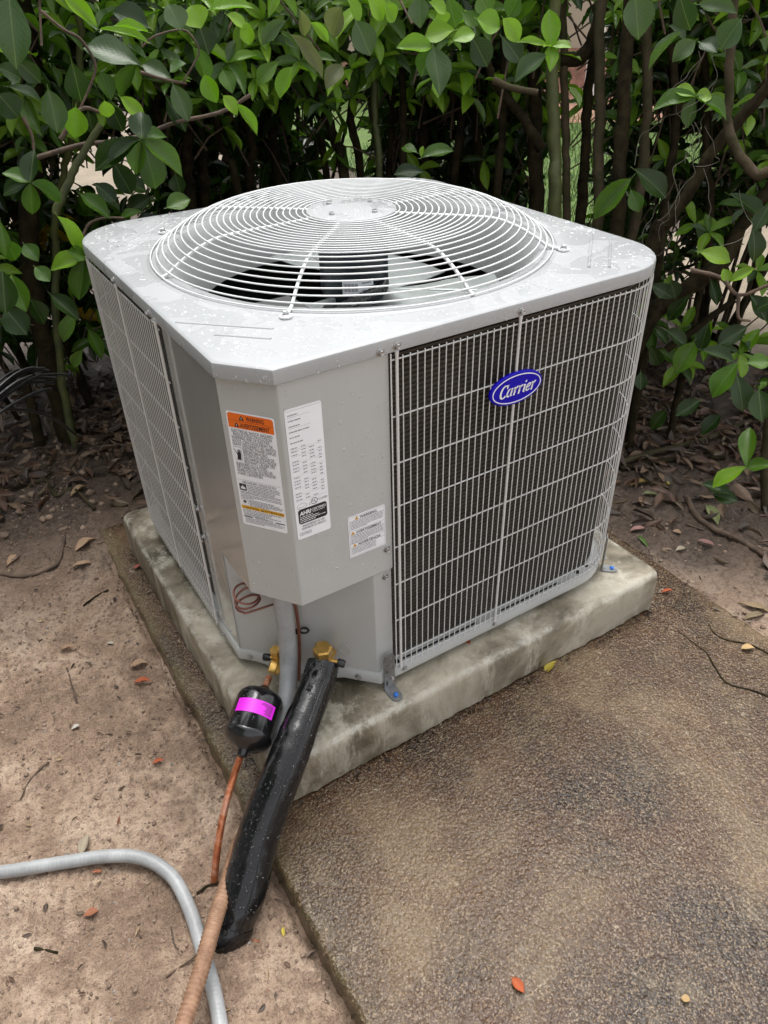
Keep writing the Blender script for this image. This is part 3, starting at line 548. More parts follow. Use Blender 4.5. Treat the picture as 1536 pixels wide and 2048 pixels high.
# ------------------------------------------------------------------ helpers
def wpos(o):
    p = Vector(o.location); q = o.parent
    while q: p += q.location; q = q.parent
    return p
def place(o, parent, loc=(0, 0, 0)):
    if o.name not in C.objects: C.objects.link(o)
    o.parent = parent
    o.location = Vector(loc) - (wpos(parent) if parent else Vector())
    return o
def thing(name, loc, label, cat, group=None):
    o = bpy.data.objects.new(name, None); C.objects.link(o); o.location = loc; o.empty_display_size = 0.05
    o['label'] = label; o['category'] = cat
    if group: o['group'] = group
    return o
def tag(o, label, cat, group=None):
    o['label'] = label; o['category'] = cat
    if group: o['group'] = group
    return o
def mesh_from(name, verts, faces, smooth=False, uvs=None):
    me = bpy.data.meshes.new(name); me.from_pydata([tuple(v) for v in verts], [], faces)
    if smooth: me.shade_smooth()
    me.update(); return me
def obj(name, me, m, parent=None, loc=(0, 0, 0), rot=None, scale=None, kind=None, bevel=0.0):
    o = bpy.data.objects.new(name, me)
    if m is not None and not me.materials: me.materials.append(M[m] if isinstance(m, str) else m)
    place(o, parent, loc)
    if rot is not None: o.rotation_euler = rot
    if scale is not None: o.scale = scale
    if kind: o['kind'] = kind
    if bevel:
        b = o.modifiers.new('bevel', 'BEVEL'); b.width = bevel; b.segments = 2; b.limit_method = 'ANGLE'; b.angle_limit = R(35)
    return o
class MB:
    def __init__(s): s.v = []; s.f = []
    def add(s, v, f):
        n = len(s.v); s.v += [Vector(a) for a in v]; s.f += [tuple(i + n for i in q) for q in f]; return s
    def box(s, lo, hi):
        x0, y0, z0 = lo; x1, y1, z1 = hi
        return s.add([(x0, y0, z0), (x1, y0, z0), (x1, y1, z0), (x0, y1, z0), (x0, y0, z1), (x1, y0, z1), (x1, y1, z1), (x0, y1, z1)],
                     [(0, 3, 2, 1), (4, 5, 6, 7), (0, 1, 5, 4), (1, 2, 6, 5), (2, 3, 7, 6), (3, 0, 4, 7)])
    def prism(s, poly, z0, z1):
        n = len(poly)
        a = sum(poly[i][0] * poly[(i + 1) % n][1] - poly[(i + 1) % n][0] * poly[i][1] for i in range(n))
        if a < 0: poly = poly[::-1]
        v = [(x, y, z0) for x, y in poly] + [(x, y, z1) for x, y in poly]
        return s.add(v, [tuple(range(n - 1, -1, -1)), tuple(range(n, 2 * n))] + [(i, (i + 1) % n, n + (i + 1) % n, n + i) for i in range(n)])
    def loft(s, loops, closed=True, cap0=False, cap1=False):
        n = len(loops[0]); b = len(s.v)
        for lp in loops: s.v += [Vector(p) for p in lp]
        for k in range(len(loops) - 1):
            for i in range(n if closed else n - 1):
                j = (i + 1) % n
                s.f.append((b + k * n + i, b + k * n + j, b + (k + 1) * n + j, b + (k + 1) * n + i))
        if cap0: s.f.append(tuple(b + i for i in range(n - 1, -1, -1)))
        if cap1: s.f.append(tuple(b + (len(loops) - 1) * n + i for i in range(n)))
        return s
    def tube(s, pts, r, seg=8, caps=True):
        pts = [Vector(p) for p in pts]; n = len(pts)
        rs = r if isinstance(r, (list, tuple)) else [r] * n
        t0 = (pts[1] - pts[0]).normalized()
        ref = Vector((0, 0, 1)) if abs(t0.z) < 0.9 else Vector((1, 0, 0))
        nx = t0.cross(ref).normalized(); loops = []
        for i, p in enumerate(pts):
            t = ((pts[min(i + 1, n - 1)] - pts[max(i - 1, 0)])).normalized()
            nx = (nx - t * nx.dot(t)).normalized(); ny = t.cross(nx)
            loops.append([p + (nx * math.cos(2 * math.pi * k / seg) + ny * math.sin(2 * math.pi * k / seg)) * rs[i] for k in range(seg)])
        return s.loft(loops, True, caps, caps)
    def lathe(s, prof, seg=32, axis=None, org=(0, 0, 0), caps=True):
        """prof: (radius, height) list; axis: direction (default +Z)"""
        q = Vector(axis).to_track_quat('Z', 'Y') if axis is not None else None
        loops = []
        for r, h in prof:
            lp = [Vector((r * math.cos(2 * math.pi * k / seg), r * math.sin(2 * math.pi * k / seg), h)) for k in range(seg)]
            if q: lp = [q @ p for p in lp]
            loops.append([p + Vector(org) for p in lp])
        return s.loft(loops, True, caps and prof[0][0] > 2e-4, caps and prof[-1][0] > 2e-4)
    def mesh(s, name, smooth=False, angle=None):
        me = mesh_from(name, s.v, s.f)
        bm = bmesh.new(); bm.from_mesh(me); bmesh.ops.recalc_face_normals(bm, faces=bm.faces); bm.to_mesh(me); bm.free()
        if smooth:
            me.shade_smooth()
            if angle: me.set_sharp_from_angle(angle=R(angle))
        return me
    def build(s, name, m, parent=None, smooth=False, angle=40, kind=None, bevel=0.0):
        return obj(name, s.mesh(name, smooth, angle), m, parent, (0, 0, 0), kind=kind, bevel=bevel)
def spline(pts, per=8):
    """Catmull-Rom through the points"""
    P = [Vector(p) for p in pts]; P = [P[0] * 2 - P[1]] + P + [P[-1] * 2 - P[-2]]; out = []
    for i in range(1, len(P) - 2):
        for k in range(per):
            t = k / per; a, b, c, d = P[i - 1], P[i], P[i + 1], P[i + 2]
            out.append(0.5 * ((2 * b) + (c - a) * t + (2 * a - 5 * b + 4 * c - d) * t * t + (3 * b - a - 3 * c + d) * t ** 3))
    out.append(P[-2]); return out
def resample(pts, step):
    P = [Vector(p) for p in pts]; out = [P[0].copy()]; acc = 0.0
    for a, b in zip(P, P[1:]):
        L = (b - a).length; t = step - acc
        while t <= L: out.append(a.lerp(b, t / L)); t += step
        acc = L - (t - step)
    return out
def fbm(x, y, z=0.0, o=4):
    return noise.fractal(Vector((x, y, z)), 1.0, 2.0, o)

# ------------------------------------------------------------------ the setting: ground, slab, lawn
def soil_z(x, y):
    if -0.098 < x < 1.112 and -1.9 < y < 1.05: return -0.10
    base = 0.0
    if x < 0.5: base = -0.042 + 0.036 * min(max((y + 0.1) / 1.1, 0), 1)
    else: base = -0.012
    near = -1.2 < x < 2.6 and -1.2 < y < 3
    amp = 1.0 if near else 0.4
    z = base + amp * (0.010 * fbm(x * 5, y * 5, 1) + 0.0065 * fbm(x * 26, y * 26, 2) + 0.0058 * fbm(x * 70, y * 70, 3, 3))
    # the dug hole round the pipes
    d = math.hypot(x + 0.23, y + 0.18); z += 0.012 * math.exp(-(d / 0.075) ** 2)
    # soil has shrunk away from the slab
    if -0.16 < x < -0.09: z -= 0.022 * math.exp(-((x + 0.108) / 0.011) ** 2) * min(1, max(0, (0.95 - y) / 0.3))
    # mound of loose mould at the foot of the shrubs
    d = math.hypot(x + 0.02, y - 1.5); z += 0.05 * math.exp(-(d / 0.25) ** 2)
    return z
def axis(parts):
    out = []
    for a, b, st in parts:
        n = max(1, int(round((b - a) / st))); out += [a + (b - a) * i / n for i in range(n)]
    out.append(parts[-1][1]); return out
xs = axis([(-150, -20, 26), (-20, -4, 2), (-4, -1.0, 0.3), (-1.0, -0.75, 0.03), (-0.75, -0.098, 0.0068), (-0.098, 1.112, 0.11), (1.112, 2.0, 0.018), (2.0, 3.2, 0.06), (3.2, 8, 0.4), (8, 30, 3), (30, 180, 30)])
ys = axis([(-150, -20, 26), (-20, -4, 2), (-4, -0.7, 0.3), (-0.7, 1.6, 0.0078), (1.6, 2.6, 0.03), (2.6, 8, 0.4), (8, 30, 3), (30, 180, 30)])
gv = [(x, y, soil_z(x, y)) for y in ys for x in xs]; nx = len(xs)
gf = [(j * nx + i, j * nx + i + 1, (j + 1) * nx + i + 1, (j + 1) * nx + i) for j in range(len(ys) - 1) for i in range(nx - 1)]
ground = obj('ground', mesh_from('ground', gv, gf, True), 'soil'); ground['kind'] = 'structure'

# old concrete slab: top sheet with uneven edges
def slab():
    x0, x1, y0, y1 = -0.105, 1.122, -1.9, 1.06
    N = []
    def side(a, b, n):
        for i in range(n):
            t = i / n; yield a[0] + (b[0] - a[0]) * t, a[1] + (b[1] - a[1]) * t
    for x, y in list(side((x0, y0), (x1, y0), 20)) + list(side((x1, y0), (x1, y1), 160)) + list(side((x1, y1), (x0, y1), 60)) + list(side((x0, y1), (x0, y0), 220)):
        k = 0.006 * fbm(x * 9, y * 9, 7) + 0.003 * fbm(x * 40, y * 40, 8)
        N.append((x + k, y + k))
    cx, cy = 0.5, -0.4
    def inset(d, z):
        lp = []
        for x, y in N:
            v = Vector((cx - x, cy - y)); px = x + (d if x < cx else -d) * (abs(x - cx) > 0.5); py = y + (d if y < cy else -d) * (abs(y - cy) > 1.3)
            lp.append((px, py, z + 0.0012 * fbm(x * 30, y * 30, 9)))
        return lp
    mb = MB(); mb.loft([inset(-0.002, -0.14), inset(0, -0.02), inset(0.001, -0.006), inset(0.005, -0.001), inset(0.012, 0.0)], True, False, True)
    me = mb.mesh('slab', True, 60)
    o = obj('slab', me, 'slab_concrete'); o['kind'] = 'structure'
slab()
def sheet(name, poly, z, m, kind='structure'):
    o = obj(name, mesh_from(name, [(x, y, z) for x, y in poly], [tuple(range(len(poly)))]), m); o['kind'] = kind; return o
sheet('sandy_path', [(-6, 4.2), (1.2, 4.6), (2.6, 5.2), (2.9, 9), (-6, 9)], 0.022, 'sand')
sheet('sandy_drive', [(2.3, 0.2), (12, -4), (12, 1.2), (4.2, 2.2), (2.7, 1.9)], 0.022, 'sand')
sheet('lawn', [(2.95, 2.6), (4.2, 2.3), (12, 1.25), (40, 0), (40, 40), (3.2, 40), (2.95, 9)], 0.020, 'grass')
sheet('mulch_bed', [(5.6, 5.3), (10, 2.6), (13, 4.2), (7.2, 8.2)], 0.026, 'mulch')

# ------------------------------------------------------------------ concrete equipment pad
def pad():
    x0, x1, y0, y1, zt = -0.05, 0.976, -0.056, 0.926, 0.1164
    loops = []
    def outline(off, r=0.022):
        a0, a1, b0, b1 = x0 + off, x1 - off, y0 + off, y1 - off; P = []
        def arc(cx, cy, a):
            for i in range(6):
                t = R(a + 90 * i / 5); P.append((cx + r * math.cos(t), cy + r * math.sin(t)))
        def run(p, q, n):
            for i in range(1, n): P.append((p[0] + (q[0] - p[0]) * i / n, p[1] + (q[1] - p[1]) * i / n))
        arc(a0 + r, b0 + r, 180); run((a0 + r, b0), (a1 - r, b0), 90); arc(a1 - r, b0 + r, 270); run((a1, b0 + r), (a1, b1 - r), 60)
        arc(a1 - r, b1 - r, 0); run((a1 - r, b1), (a0 + r, b1), 60); arc(a0 + r, b1 - r, 90); run((a0, b1 - r), (a0, b0 + r), 90)
        return P
    prof = [(0.012, 0.0), (0.008, 0.003), (0.0006, 0.0065), (0.0, 0.011), (0.0, 0.035), (0.0, 0.07), (0.001, 0.100), (0.003, 0.109), (0.007, 0.114), (0.013, zt), (0.03, zt), (0.08, zt), (0.2, zt)]
    for off, z in prof:
        lp = []
        for k, (x, y) in enumerate(outline(off)):
            n = 0.0022 * fbm(x * 12, y * 12, z * 12) + 0.0014 * fbm(x * 60, y * 60, z * 60)
            chip = max(0, fbm(x * 18, y * 18, 5.0) - 0.15) * 0.012 if 0.10 < z < 0.1155 else 0
            rag = 0.004 * fbm(x * 55, y * 55, 11) if 0.002 < z < 0.008 else 0
            dx = (1 if x < 0.45 else -1); 
            vx, vy = (x - 0.458), (y - 0.436); m = max(abs(vx) / 0.508, abs(vy) / 0.49)
            ex = (vx / 0.508) if abs(vx) / 0.508 > abs(vy) / 0.49 else 0; ey = (vy / 0.49) if not ex else 0
            o = n - chip + rag if off < 0.02 else 0
            lp.append((x + ex * o, y + ey * o, z + (n * 0.6 if off >= 0.006 else 0) - chip * 0.5))
        loops.append(lp)
    mb = MB(); mb.loft(loops, True, False, True)
    o = mb.build('concrete_pad', 'pad_concrete', None, True, 60)
    tag(o, 'thick grey concrete pad under the air conditioner, chipped along its edges', 'concrete pad')
pad()

# ------------------------------------------------------------------ the air conditioner
Z0, ZB, ZT = 0.1364, 0.841, 0.867       # base, lid skirt, lid top
AC = thing('air_conditioner', (0.45, 0.45, Z0), 'light grey outdoor air conditioner unit on the concrete pad, wet with rain', 'air conditioner')
S, RC = 0.90, 0.135
def arc_pts(cx, cy, r, a0, a1, n):
    return [(cx + r * math.cos(R(a0 + (a1 - a0) * i / n)), cy + r * math.sin(R(a0 + (a1 - a0) * i / n))) for i in range(n + 1)]
def run_pts(p, q, n):
    return [(p[0] + (q[0] - p[0]) * i / n, p[1] + (q[1] - p[1]) * i / n) for i in range(1, n)]
def outline(off, c1, c2, nf=8):
    r = RC - off; a, b = off, S - off
    k1, k2 = c1 + off * 0.45, c2 + off * 0.4
    P = [(k1, a)] + run_pts((k1, a), (b - r, a), 22) + arc_pts(b - r, a + r, r, 270, 360, 10) + run_pts((b, a + r), (b, b - r), 18)
    P += arc_pts(b - r, b - r, r, 0, 90, 10) + run_pts((b - r, b), (a + r, b), 18) + arc_pts(a + r, b - r, r, 90, 180, 10)
    P += run_pts((a, b - r), (a, k2), 18) + [(a, k2)] + run_pts((a, k2), (k1, a), nf)
    return P
# lid
mb = MB(); L = []
for off, z in [(0.012, ZB + 0.001), (0.002, ZB), (0.0, ZB + 0.0015), (0.0, 0.8605), (0.0012, 0.8640), (0.0045, 0.8663), (0.009, ZT)]:
    L.append([(x, y, z) for x, y in outline(off, 0.060, 0.073)])
top = outline(0.009, 0.060, 0.073)
for r, z in [(0.400, ZT), (0.396, ZT + 0.0022), (0.376, ZT + 0.0025), (0.366, ZT + 0.0005), (0.361, ZT - 0.004)]:
    lp = []
    for x, y in top:
        a = math.atan2(y - 0.45, x - 0.45); lp.append((0.45 + r * math.cos(a), 0.45 + r * math.sin(a), z))
    L.append(lp)
mb.loft(L); lid = mb.build('lid', 'wet_paint', AC, True, 28)
for i, (p, q) in enumerate([((0.865, 0.210), (0.709, 0.060)), ((0.862, 0.156), (0.738, 0.039)), ((0.046, 0.752), (0.172, 0.868)), ((0.052, 0.700), (0.219, 0.867)), ((0.010, 0.243), (0.123, 0.130)), ((0.041, 0.160), (0.104, 0.097))]):
    mb = MB(); mb.tube([(p[0], p[1], ZT - 0.0012), (q[0], q[1], ZT - 0.0012)], 0.0034, 10); mb.build('stiffening_rib', 'wet_paint', lid, True, 60)
# screws: hex washer heads, shared mesh facing +Z
mb = MB(); mb.lathe([(0.0001, 0), (0.0066, 0), (0.0066, 0.0012), (0.0052, 0.0017), (0.0001, 0.0018)], 16)
mb.lathe([(0.0001, 0.0015), (0.0044, 0.0015), (0.0044, 0.0052), (0.0036, 0.0060), (0.0022, 0.0052), (0.0001, 0.0052)], 6)
SCREW = mb.mesh('screw', False); SCREW.materials.append(M['steel'])
def screw(parent, p, n, s=1.0):
    o = obj('screw', SCREW, None, parent, p); e = Vector(n).to_track_quat('Z', 'Y').to_euler(); o.rotation_euler = e
    o.scale = (s, s, s); return o
FY, FX = (0, -1, 0), (-1, 0, 0)
for x, z in [(0.262, 0.851), (0.233, 0.848), (0.503, 0.851)]: screw(AC, (x, 0.0, z), FY)
for y, z in [(0.562, 0.849), (0.361, 0.847), (0.334, 0.842)]: screw(AC, (0.0, y, z), FX)
screw(AC, (0.895, 0.10, 0.85), (0.97, -0.2, 0))

# fan guard: hub plate, wire rings, eight spokes
HZ = 0.929
def guard_z(r):
    if r < 0.275: return HZ - 0.002 * (r / 0.275) ** 2
    t = (r - 0.275) / (0.388 - 0.275)
    return HZ - 0.002 - (HZ - 0.002 - (ZT + 0.006)) * (0.42 * t + 0.58 * t ** 2.1)
mb = MB(); mb.lathe([(0.0001, HZ - 0.0045), (0.0865, HZ - 0.0045), (0.0885, HZ - 0.003), (0.0878, HZ + 0.0005), (0.082, HZ + 0.0022), (0.0001, HZ + 0.0028)], 48, org=(0.45, 0.45, 0))
guard = mb.build('fan_guard', 'wet_paint', AC, True, 40)
def ring_profile():
    rs = [0.0945 + 0.01265 * i for i in range(15)]
    pts = [(r, guard_z(r)) for r in rs]
    # sloping part: equal steps along the wire
    fine = [(0.272 + (0.392 - 0.272) * i / 400, 0) for i in range(401)]; fine = [(r, guard_z(min(r, 0.388))) for r, _ in fine]
    L = [0]
    for a, b in zip(fine, fine[1:]): L.append(L[-1] + math.hypot(b[0] - a[0], b[1] - a[1]))
    for k in range(1, 10):
        tgt = L[-1] * k / 9
        i = min(range(len(L)), key=lambda q: abs(L[q] - tgt)); pts.append(fine[i])
    return pts
RINGS = ring_profile()
for r, z in RINGS:
    mb = MB(); seg = 96; loops = []
    for k in range(seg):
        a = 2 * math.pi * k / seg; c = Vector((0.45 + r * math.cos(a), 0.45 + r * math.sin(a), z)); e = Vector((math.cos(a), math.sin(a), 0))
        loops.append([c + (e * math.cos(2 * math.pi * j / 6) + Vector((0, 0, 1)) * math.sin(2 * math.pi * j / 6)) * 0.00145 for j in range(6)])
    loops.append(loops[0]); mb.loft(loops); mb.build('guard_ring', 'guard_paint', guard, True, 180)
for k in range(8):
    a = R(45 * k); mb = MB(); pts = []
    foot = (k % 2 == 1)
    prof = [(0.085, HZ - 0.004), (0.15, HZ - 0.0048), (0.22, HZ - 0.0052), (0.262, HZ - 0.0062)] + [(r, guard_z(r) - 0.0045) for r in (0.285, 0.30, 0.32, 0.34, 0.36, 0.378)] + [(0.392, ZT + 0.005)]
    if foot: prof += [(0.402, ZT + 0.004)]
    pts = [(0.45 + r * math.cos(a), 0.45 + r * math.sin(a), z) for r, z in prof]
    mb.tube(pts, 0.0031, 8)
    if foot:
        mb.lathe([(0.0001, 0), (0.0105, 0), (0.0105, 0.003), (0.0001, 0.003)], 16, org=(0.45 + 0.411 * math.cos(a), 0.45 + 0.411 * math.sin(a), ZT + 0.001))
    mb.build('guard_spoke', 'guard_paint', guard, True, 50)
    if foot: screw(guard, (0.45 + 0.411 * math.cos(a), 0.45 + 0.411 * math.sin(a), ZT + 0.004), (0, 0, 1), 1.05)
for a in (20, 110, 200, 290):
    mb = MB(); mb.lathe([(0.0001, 0), (0.0058, 0), (0.0058, 0.004), (0.0045, 0.005), (0.0001, 0.005)], 6, org=(0.45 + 0.058 * math.cos(R(a)), 0.45 + 0.058 * math.sin(R(a)), HZ + 0.002))
    mb.build('hub_bolt', 'steel', guard)
# shroud, fan and motor below the guard
mb = MB(); mb.lathe([(0.372, ZT - 0.012), (0.361, ZT - 0.004), (0.352, ZT - 0.012), (0.340, ZT - 0.04), (0.328, ZT - 0.08), (0.322, ZT - 0.115), (0.324, ZT - 0.115), (0.332, ZT - 0.08), (0.345, ZT - 0.04), (0.358, ZT - 0.014)], 72, org=(0.45, 0.45, 0), caps=False)
mb.build('fan_shroud', 'shroud', AC, True, 50)
mb = MB(); mb.lathe([(0.0001, HZ - 0.005), (0.060, HZ - 0.005), (0.068, HZ - 0.012), (0.070, HZ - 0.04), (0.070, 0.775), (0.064, 0.762), (0.03, 0.755), (0.0001, 0.755)], 40, org=(0.45, 0.45, 0))
motor = mb.build('fan_motor', 'motor', AC, True, 40)
# motor label wrapped round the shell, with a bar code
def wrap(r, a0, a1, z0, z1, n=12):
    v = [(0.45 + r * math.cos(R(a0 + (a1 - a0) * i / n)), 0.45 + r * math.sin(R(a0 + (a1 - a0) * i / n)), z) for z in (z0, z1) for i in range(n + 1)]
    return v, [(i, i + 1, n + 2 + i, n + 1 + i) for i in range(n)]
mb = MB(); mb.add(*wrap(0.0704, -140, -88, 0.784, 0.812)); mlab = mb.build('motor_label', 'white', motor, True)
mb = MB()
for i in range(13): mb.add(*wrap(0.0708, -138 + i * 1.9, -138 + i * 1.9 + (1.2 if i % 3 else 0.6), 0.790, 0.806, 1))
for j in range(3): mb.add(*wrap(0.0708, -108, -80 - 6 * j, 0.789 + j * 0.008, 0.7915 + j * 0.008, 6))
mb.build('bar_code', 'inkgrey', mlab, kind='stuff')
mb = MB(); mb.lathe([(0.0001, 0.735), (0.045, 0.735), (0.045, 0.757), (0.0001, 0.757)], 24, org=(0.45, 0.45, 0)); fan = mb.build('fan', 'fan_metal', AC, True, 40)
for k in range(3):
    a0 = -62 + 120 * k; mb = MB(); n, m = 10, 8; g1 = []; g2 = []
    for i in range(n + 1):
        r = 0.04 + (0.302 - 0.04) * i / n
        half = 20 + 22 * min(1, i / n * 1.6)
        row = []
        for j in range(m + 1):
            a = R(a0 + half * (2 * j / m - 1)); z = 0.752 + 0.045 * (j / m - 0.5) + 0.010 * math.sin(math.pi * j / m)
            row.append((0.45 + r * math.cos(a), 0.45 + r * math.sin(a), z))
        g1.append(row); g2.append([(x, y, z - 0.002) for x, y, z in row])
    mb.loft(g1, False); mb.loft(g2, False)
    bl = mb.build('fan_blade', 'fan_metal', fan, True, 60)
    a1 = R(a0 + 24); mb = MB()
    mb.tube([(0.45 + r * math.cos(a1), 0.45 + r * math.sin(a1), 0.768 + 0.001) for r in (0.07, 0.16, 0.29)], 0.006, 8); 
    mb.build('blade_rib', 'fan_metal', fan, True, 60)
path = spline([(0.50, 0.43, 0.80), (0.47, 0.37, 0.795), (0.40, 0.33, 0.80), (0.31, 0.26, 0.815), (0.24, 0.19, 0.82)], 14)
mb = MB(); mb.tube(path, [0.0085 + 0.0022 * math.sin(i * 2.2) for i in range(len(path))], 10); mb.build('motor_lead', 'black', AC, True, 60)

# coil behind the wire grille (three sides, thin fins in rows)
def upath(off, xs0=0.255, ys1=0.335):
    r = RC - off
    P = [(xs0, off)] + run_pts((xs0, off), (S - off - r, off), 10) + arc_pts(S - off - r, off + r, r, 270, 360, 12) + run_pts((S - off, off + r), (S - off, S - off - r), 10)
    P += arc_pts(S - off - r, S - off - r, r, 0, 90, 12) + run_pts((S - off - r, S - off), (off + r, S - off), 10) + arc_pts(off + r, S - off - r, r, 90, 180, 12)
    P += run_pts((off, S - off - r), (off, ys1), 10) + [(off, ys1)]
    return P
mb = MB(); loops = []; rows = 78
for k in range(rows):
    z = 0.168 + (0.846 - 0.168) * k / rows; h = (0.846 - 0.168) / rows
    for off, dz in ((0.030, 0.0), (0.0265, 0.22), (0.0265, 0.62), (0.030, 0.80)): loops.append([(x, y, z + h * dz) for x, y in upath(off)])
mb.loft(loops, False); mb.build('coil', 'coil', AC, False)
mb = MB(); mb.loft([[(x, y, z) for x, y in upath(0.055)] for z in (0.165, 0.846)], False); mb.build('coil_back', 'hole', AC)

# wire grille, every wire a piece of its own
GZ0, GZ1 = 0.164, 0.834
gr = MB(); gr.tube([(0.252, 0.001, 0.165), (0.252, 0.001, 0.84)], 0.0012, 6)
grille = gr.build('wire_grille', 'wire_paint', AC)
U = [Vector((x, y, 0)) for x, y in upath(0.0, 0.262, 0.330)]
cum = [0.0]
for a, b in zip(U, U[1:]): cum.append(cum[-1] + (b - a).length)
def on_path(s):
    for i in range(len(U) - 1):
        if s <= cum[i + 1]: return U[i].lerp(U[i + 1], (s - cum[i]) / (cum[i + 1] - cum[i]))
    return U[-1]
mb = MB(); mb.tube([(0, 0, GZ0), (0, 0, GZ1)], 0.00100, 6); VW = mb.mesh('vertical_wire', True, 50); VW.materials.append(M['wire_paint'])
mb = MB(); mb.tube([(0, 0, GZ0 - 0.004), (0, 0, 0.834), (0, 0, 0.843)], [0.0026, 0.0026, 0.0036], 8); VS = mb.mesh('strut', True, 50); VS.materials.append(M['wire_paint'])
s_front = 0.503 - 0.262; s_left = cum[-1] - (0.558 - 0.330)
struts = [0.0, s_front, s_left, cum[-1]]
pitch = 0.01353; s = s_front - 17 * pitch
while s < cum[-1] - 0.006:
    if min(abs(s - q) for q in struts) > 0.005:
        p = on_path(max(s, 0.002)); obj('vertical_wire', VW, None, grille, p)
    s += pitch
for q in struts: obj('strut', VS, None, grille, on_path(q))
for k, z in enumerate([0.828, 0.731, 0.643, 0.556, 0.469, 0.382, 0.291, 0.194, 0.170]):
    pp = [(x, y, z) for x, y in upath(0.0036, 0.253, 0.328)]
    mb = MB(); mb.tube(pp, 0.0014, 6); mb.build('horizontal_wire', 'wire_paint', grille, True, 60)

# base pan with its rolled rail; the flange dips where the valves come out
def base_outline(off): return outline(off, 0.213, 0.226, 16)
mb = MB(); L = []
base = base_outline(0.004); nb = len(base); i_f = nb - 16
def dip(i):
    if i < i_f - 1: return 0.0
    t = (i - (i_f - 1)) / 16.0
    return 0.019 * min(1, max(0, (t - 0.22) / 0.14)) * min(1, max(0, (0.80 - t) / 0.14))
for off, z, dd in [(0.03, Z0 + 0.002, 1), (0.0105, Z0, 1), (0.004, Z0 + 0.0005, 1), (0.003, Z0 + 0.003, 1), (0.004, Z0 + 0.024, 1), (0.0065, Z0 + 0.0275, 0.9), (0.010, Z0 + 0.0275, 0.9), (0.0105, Z0 + 0.027, 0), (0.10, Z0 + 0.024, 0)]:
    L.append([(x, y, z - dd * dip(i)) for i, (x, y) in enumerate(base_outline(off))])
mb.loft(L, True, False, True); mb.build('base_pan', 'paint', AC, True, 35)
for a, b in [((0.275, 0.0165), (0.465, 0.0165)), ((0.53, 0.0165), (0.70, 0.0165))]:
    mb = MB(); mb.box((a[0], a[1] - 0.0022, Z0 + 0.0262), (b[0], a[1] + 0.0022, Z0 + 0.0276)); mb.build('drain_slot', 'hole', AC)  # black box on the pan: the slot's shade put into colour
for x, y in [(0.762, 0.020), (0.795, 0.027), (0.262, 0.0165)]:
    mb = MB(); mb.lathe([(0.0001, Z0 + 0.026), (0.006, Z0 + 0.026), (0.006, Z0 + 0.0277), (0.0001, Z0 + 0.0277)], 14, org=(x, y, 0)); mb.build('drain_hole', 'hole', AC)  # black disc in place of the shaded hole
for x in (0.32, 0.62): screw(AC, (x if x > 0.5 else 0.272, 0.0032, Z0 + 0.014), FY, 0.9) if x < 0.5 else screw(AC, (0.505, 0.0032, Z0 + 0.014), FY, 0.8)
for y in (0.556, 0.338, 0.300): screw(AC, (0.0032, y, Z0 + 0.014), FX, 0.85)

# corner: service panel (control box cover), side panel and the set-back valve panel
ZC = 0.422
mb = MB(); mb.prism([(0.2515, 0.006), (0.0665, 0.006), (0.0065, 0.0895), (0.0105, 0.0925), (0.070, 0.0105), (0.2515, 0.0105)], ZC, 0.8395)
service = mb.build('service_panel', 'paint', AC, bevel=0.0022)
mb = MB(); mb.prism([(0.245, 0.0112), (0.071, 0.0112), (0.0112, 0.0935), (0.0112, 0.22), (0.03, 0.32), (0.24, 0.32), (0.245, 0.2)], ZC + 0.004, 0.8393); mb.build('control_box', 'plate', AC)
mb = MB(); yz = [(0.331, 0.8395), (0.0905, 0.8395), (0.0905, ZC), (0.2265, ZC), (0.2265, Z0 + 0.012), (0.331, Z0 + 0.012)]
n = len(yz); mb.add([(0.0085, y, z) for y, z in yz] + [(0.0108, y, z) for y, z in yz], [tuple(range(n)), tuple(range(2 * n - 1, n - 1, -1))] + [(i, n + i, n + (i + 1) % n, (i + 1) % n) for i in range(n)])
mb.build('side_panel', 'shaded_side_paint', AC, bevel=0.0008)
fa, fb = Vector((0.2135, 0.0125, 0)), Vector((0.0125, 0.2265, 0)); fdir = (fb - fa).normalized(); fn = Vector((-0.7289, -0.6846, 0)).normalized()
mb = MB(); mb.prism([(0.2515, 0.0125), (0.2135, 0.0125), (0.0092, 0.2300), (0.0125, 0.2330), (0.215, 0.0155), (0.2515, 0.0155)], Z0 + 0.006, ZC + 0.003)
valve_panel = mb.build('valve_panel', 'paint', AC, bevel=0.0015)
screw(service, (0.239, 0.006, 0.472), FY); screw(valve_panel, (0.238, 0.0125, 0.404), FY)
screw(AC, (0.0065, 0.320, 0.468), FX, 1.0); screw(AC, (0.0065, 0.318, 0.402), FX, 1.0)
def on_facet(x, y, z, out): 
    p = Vector((x, y, z)); d = (p - fa); d.z = 0; k = d.dot(fn); return p - fn * k + fn * out
for t, z in ((0.13, Z0 + 0.013), (0.93, Z0 + 0.013)):
    p = fa.lerp(fb, t); screw(valve_panel, (p.x + fn.x * 0.0075, p.y + fn.y * 0.0075, z), fn, 0.95)
# knock-out circles on the valve panel
for x, y, z in ((0.060, 0.175, 0.211), (0.169, 0.060, 0.214)):
    p = on_facet(x, y, z, 0.0002); mb = MB(); q = fn.to_track_quat('Z', 'Y'); lp = []
    for k in range(25):
        a = 2 * math.pi * k / 24; lp.append([p + q @ Vector(((0.0115 + 0.0007 * math.cos(2 * math.pi * j / 6)) * math.cos(a), (0.0115 + 0.0007 * math.cos(2 * math.pi * j / 6)) * math.sin(a), 0.0007 * math.sin(2 * math.pi * j / 6))) for j in range(6)])
    mb.loft(lp); mb.build('knockout_ring', 'paint', valve_panel, True)

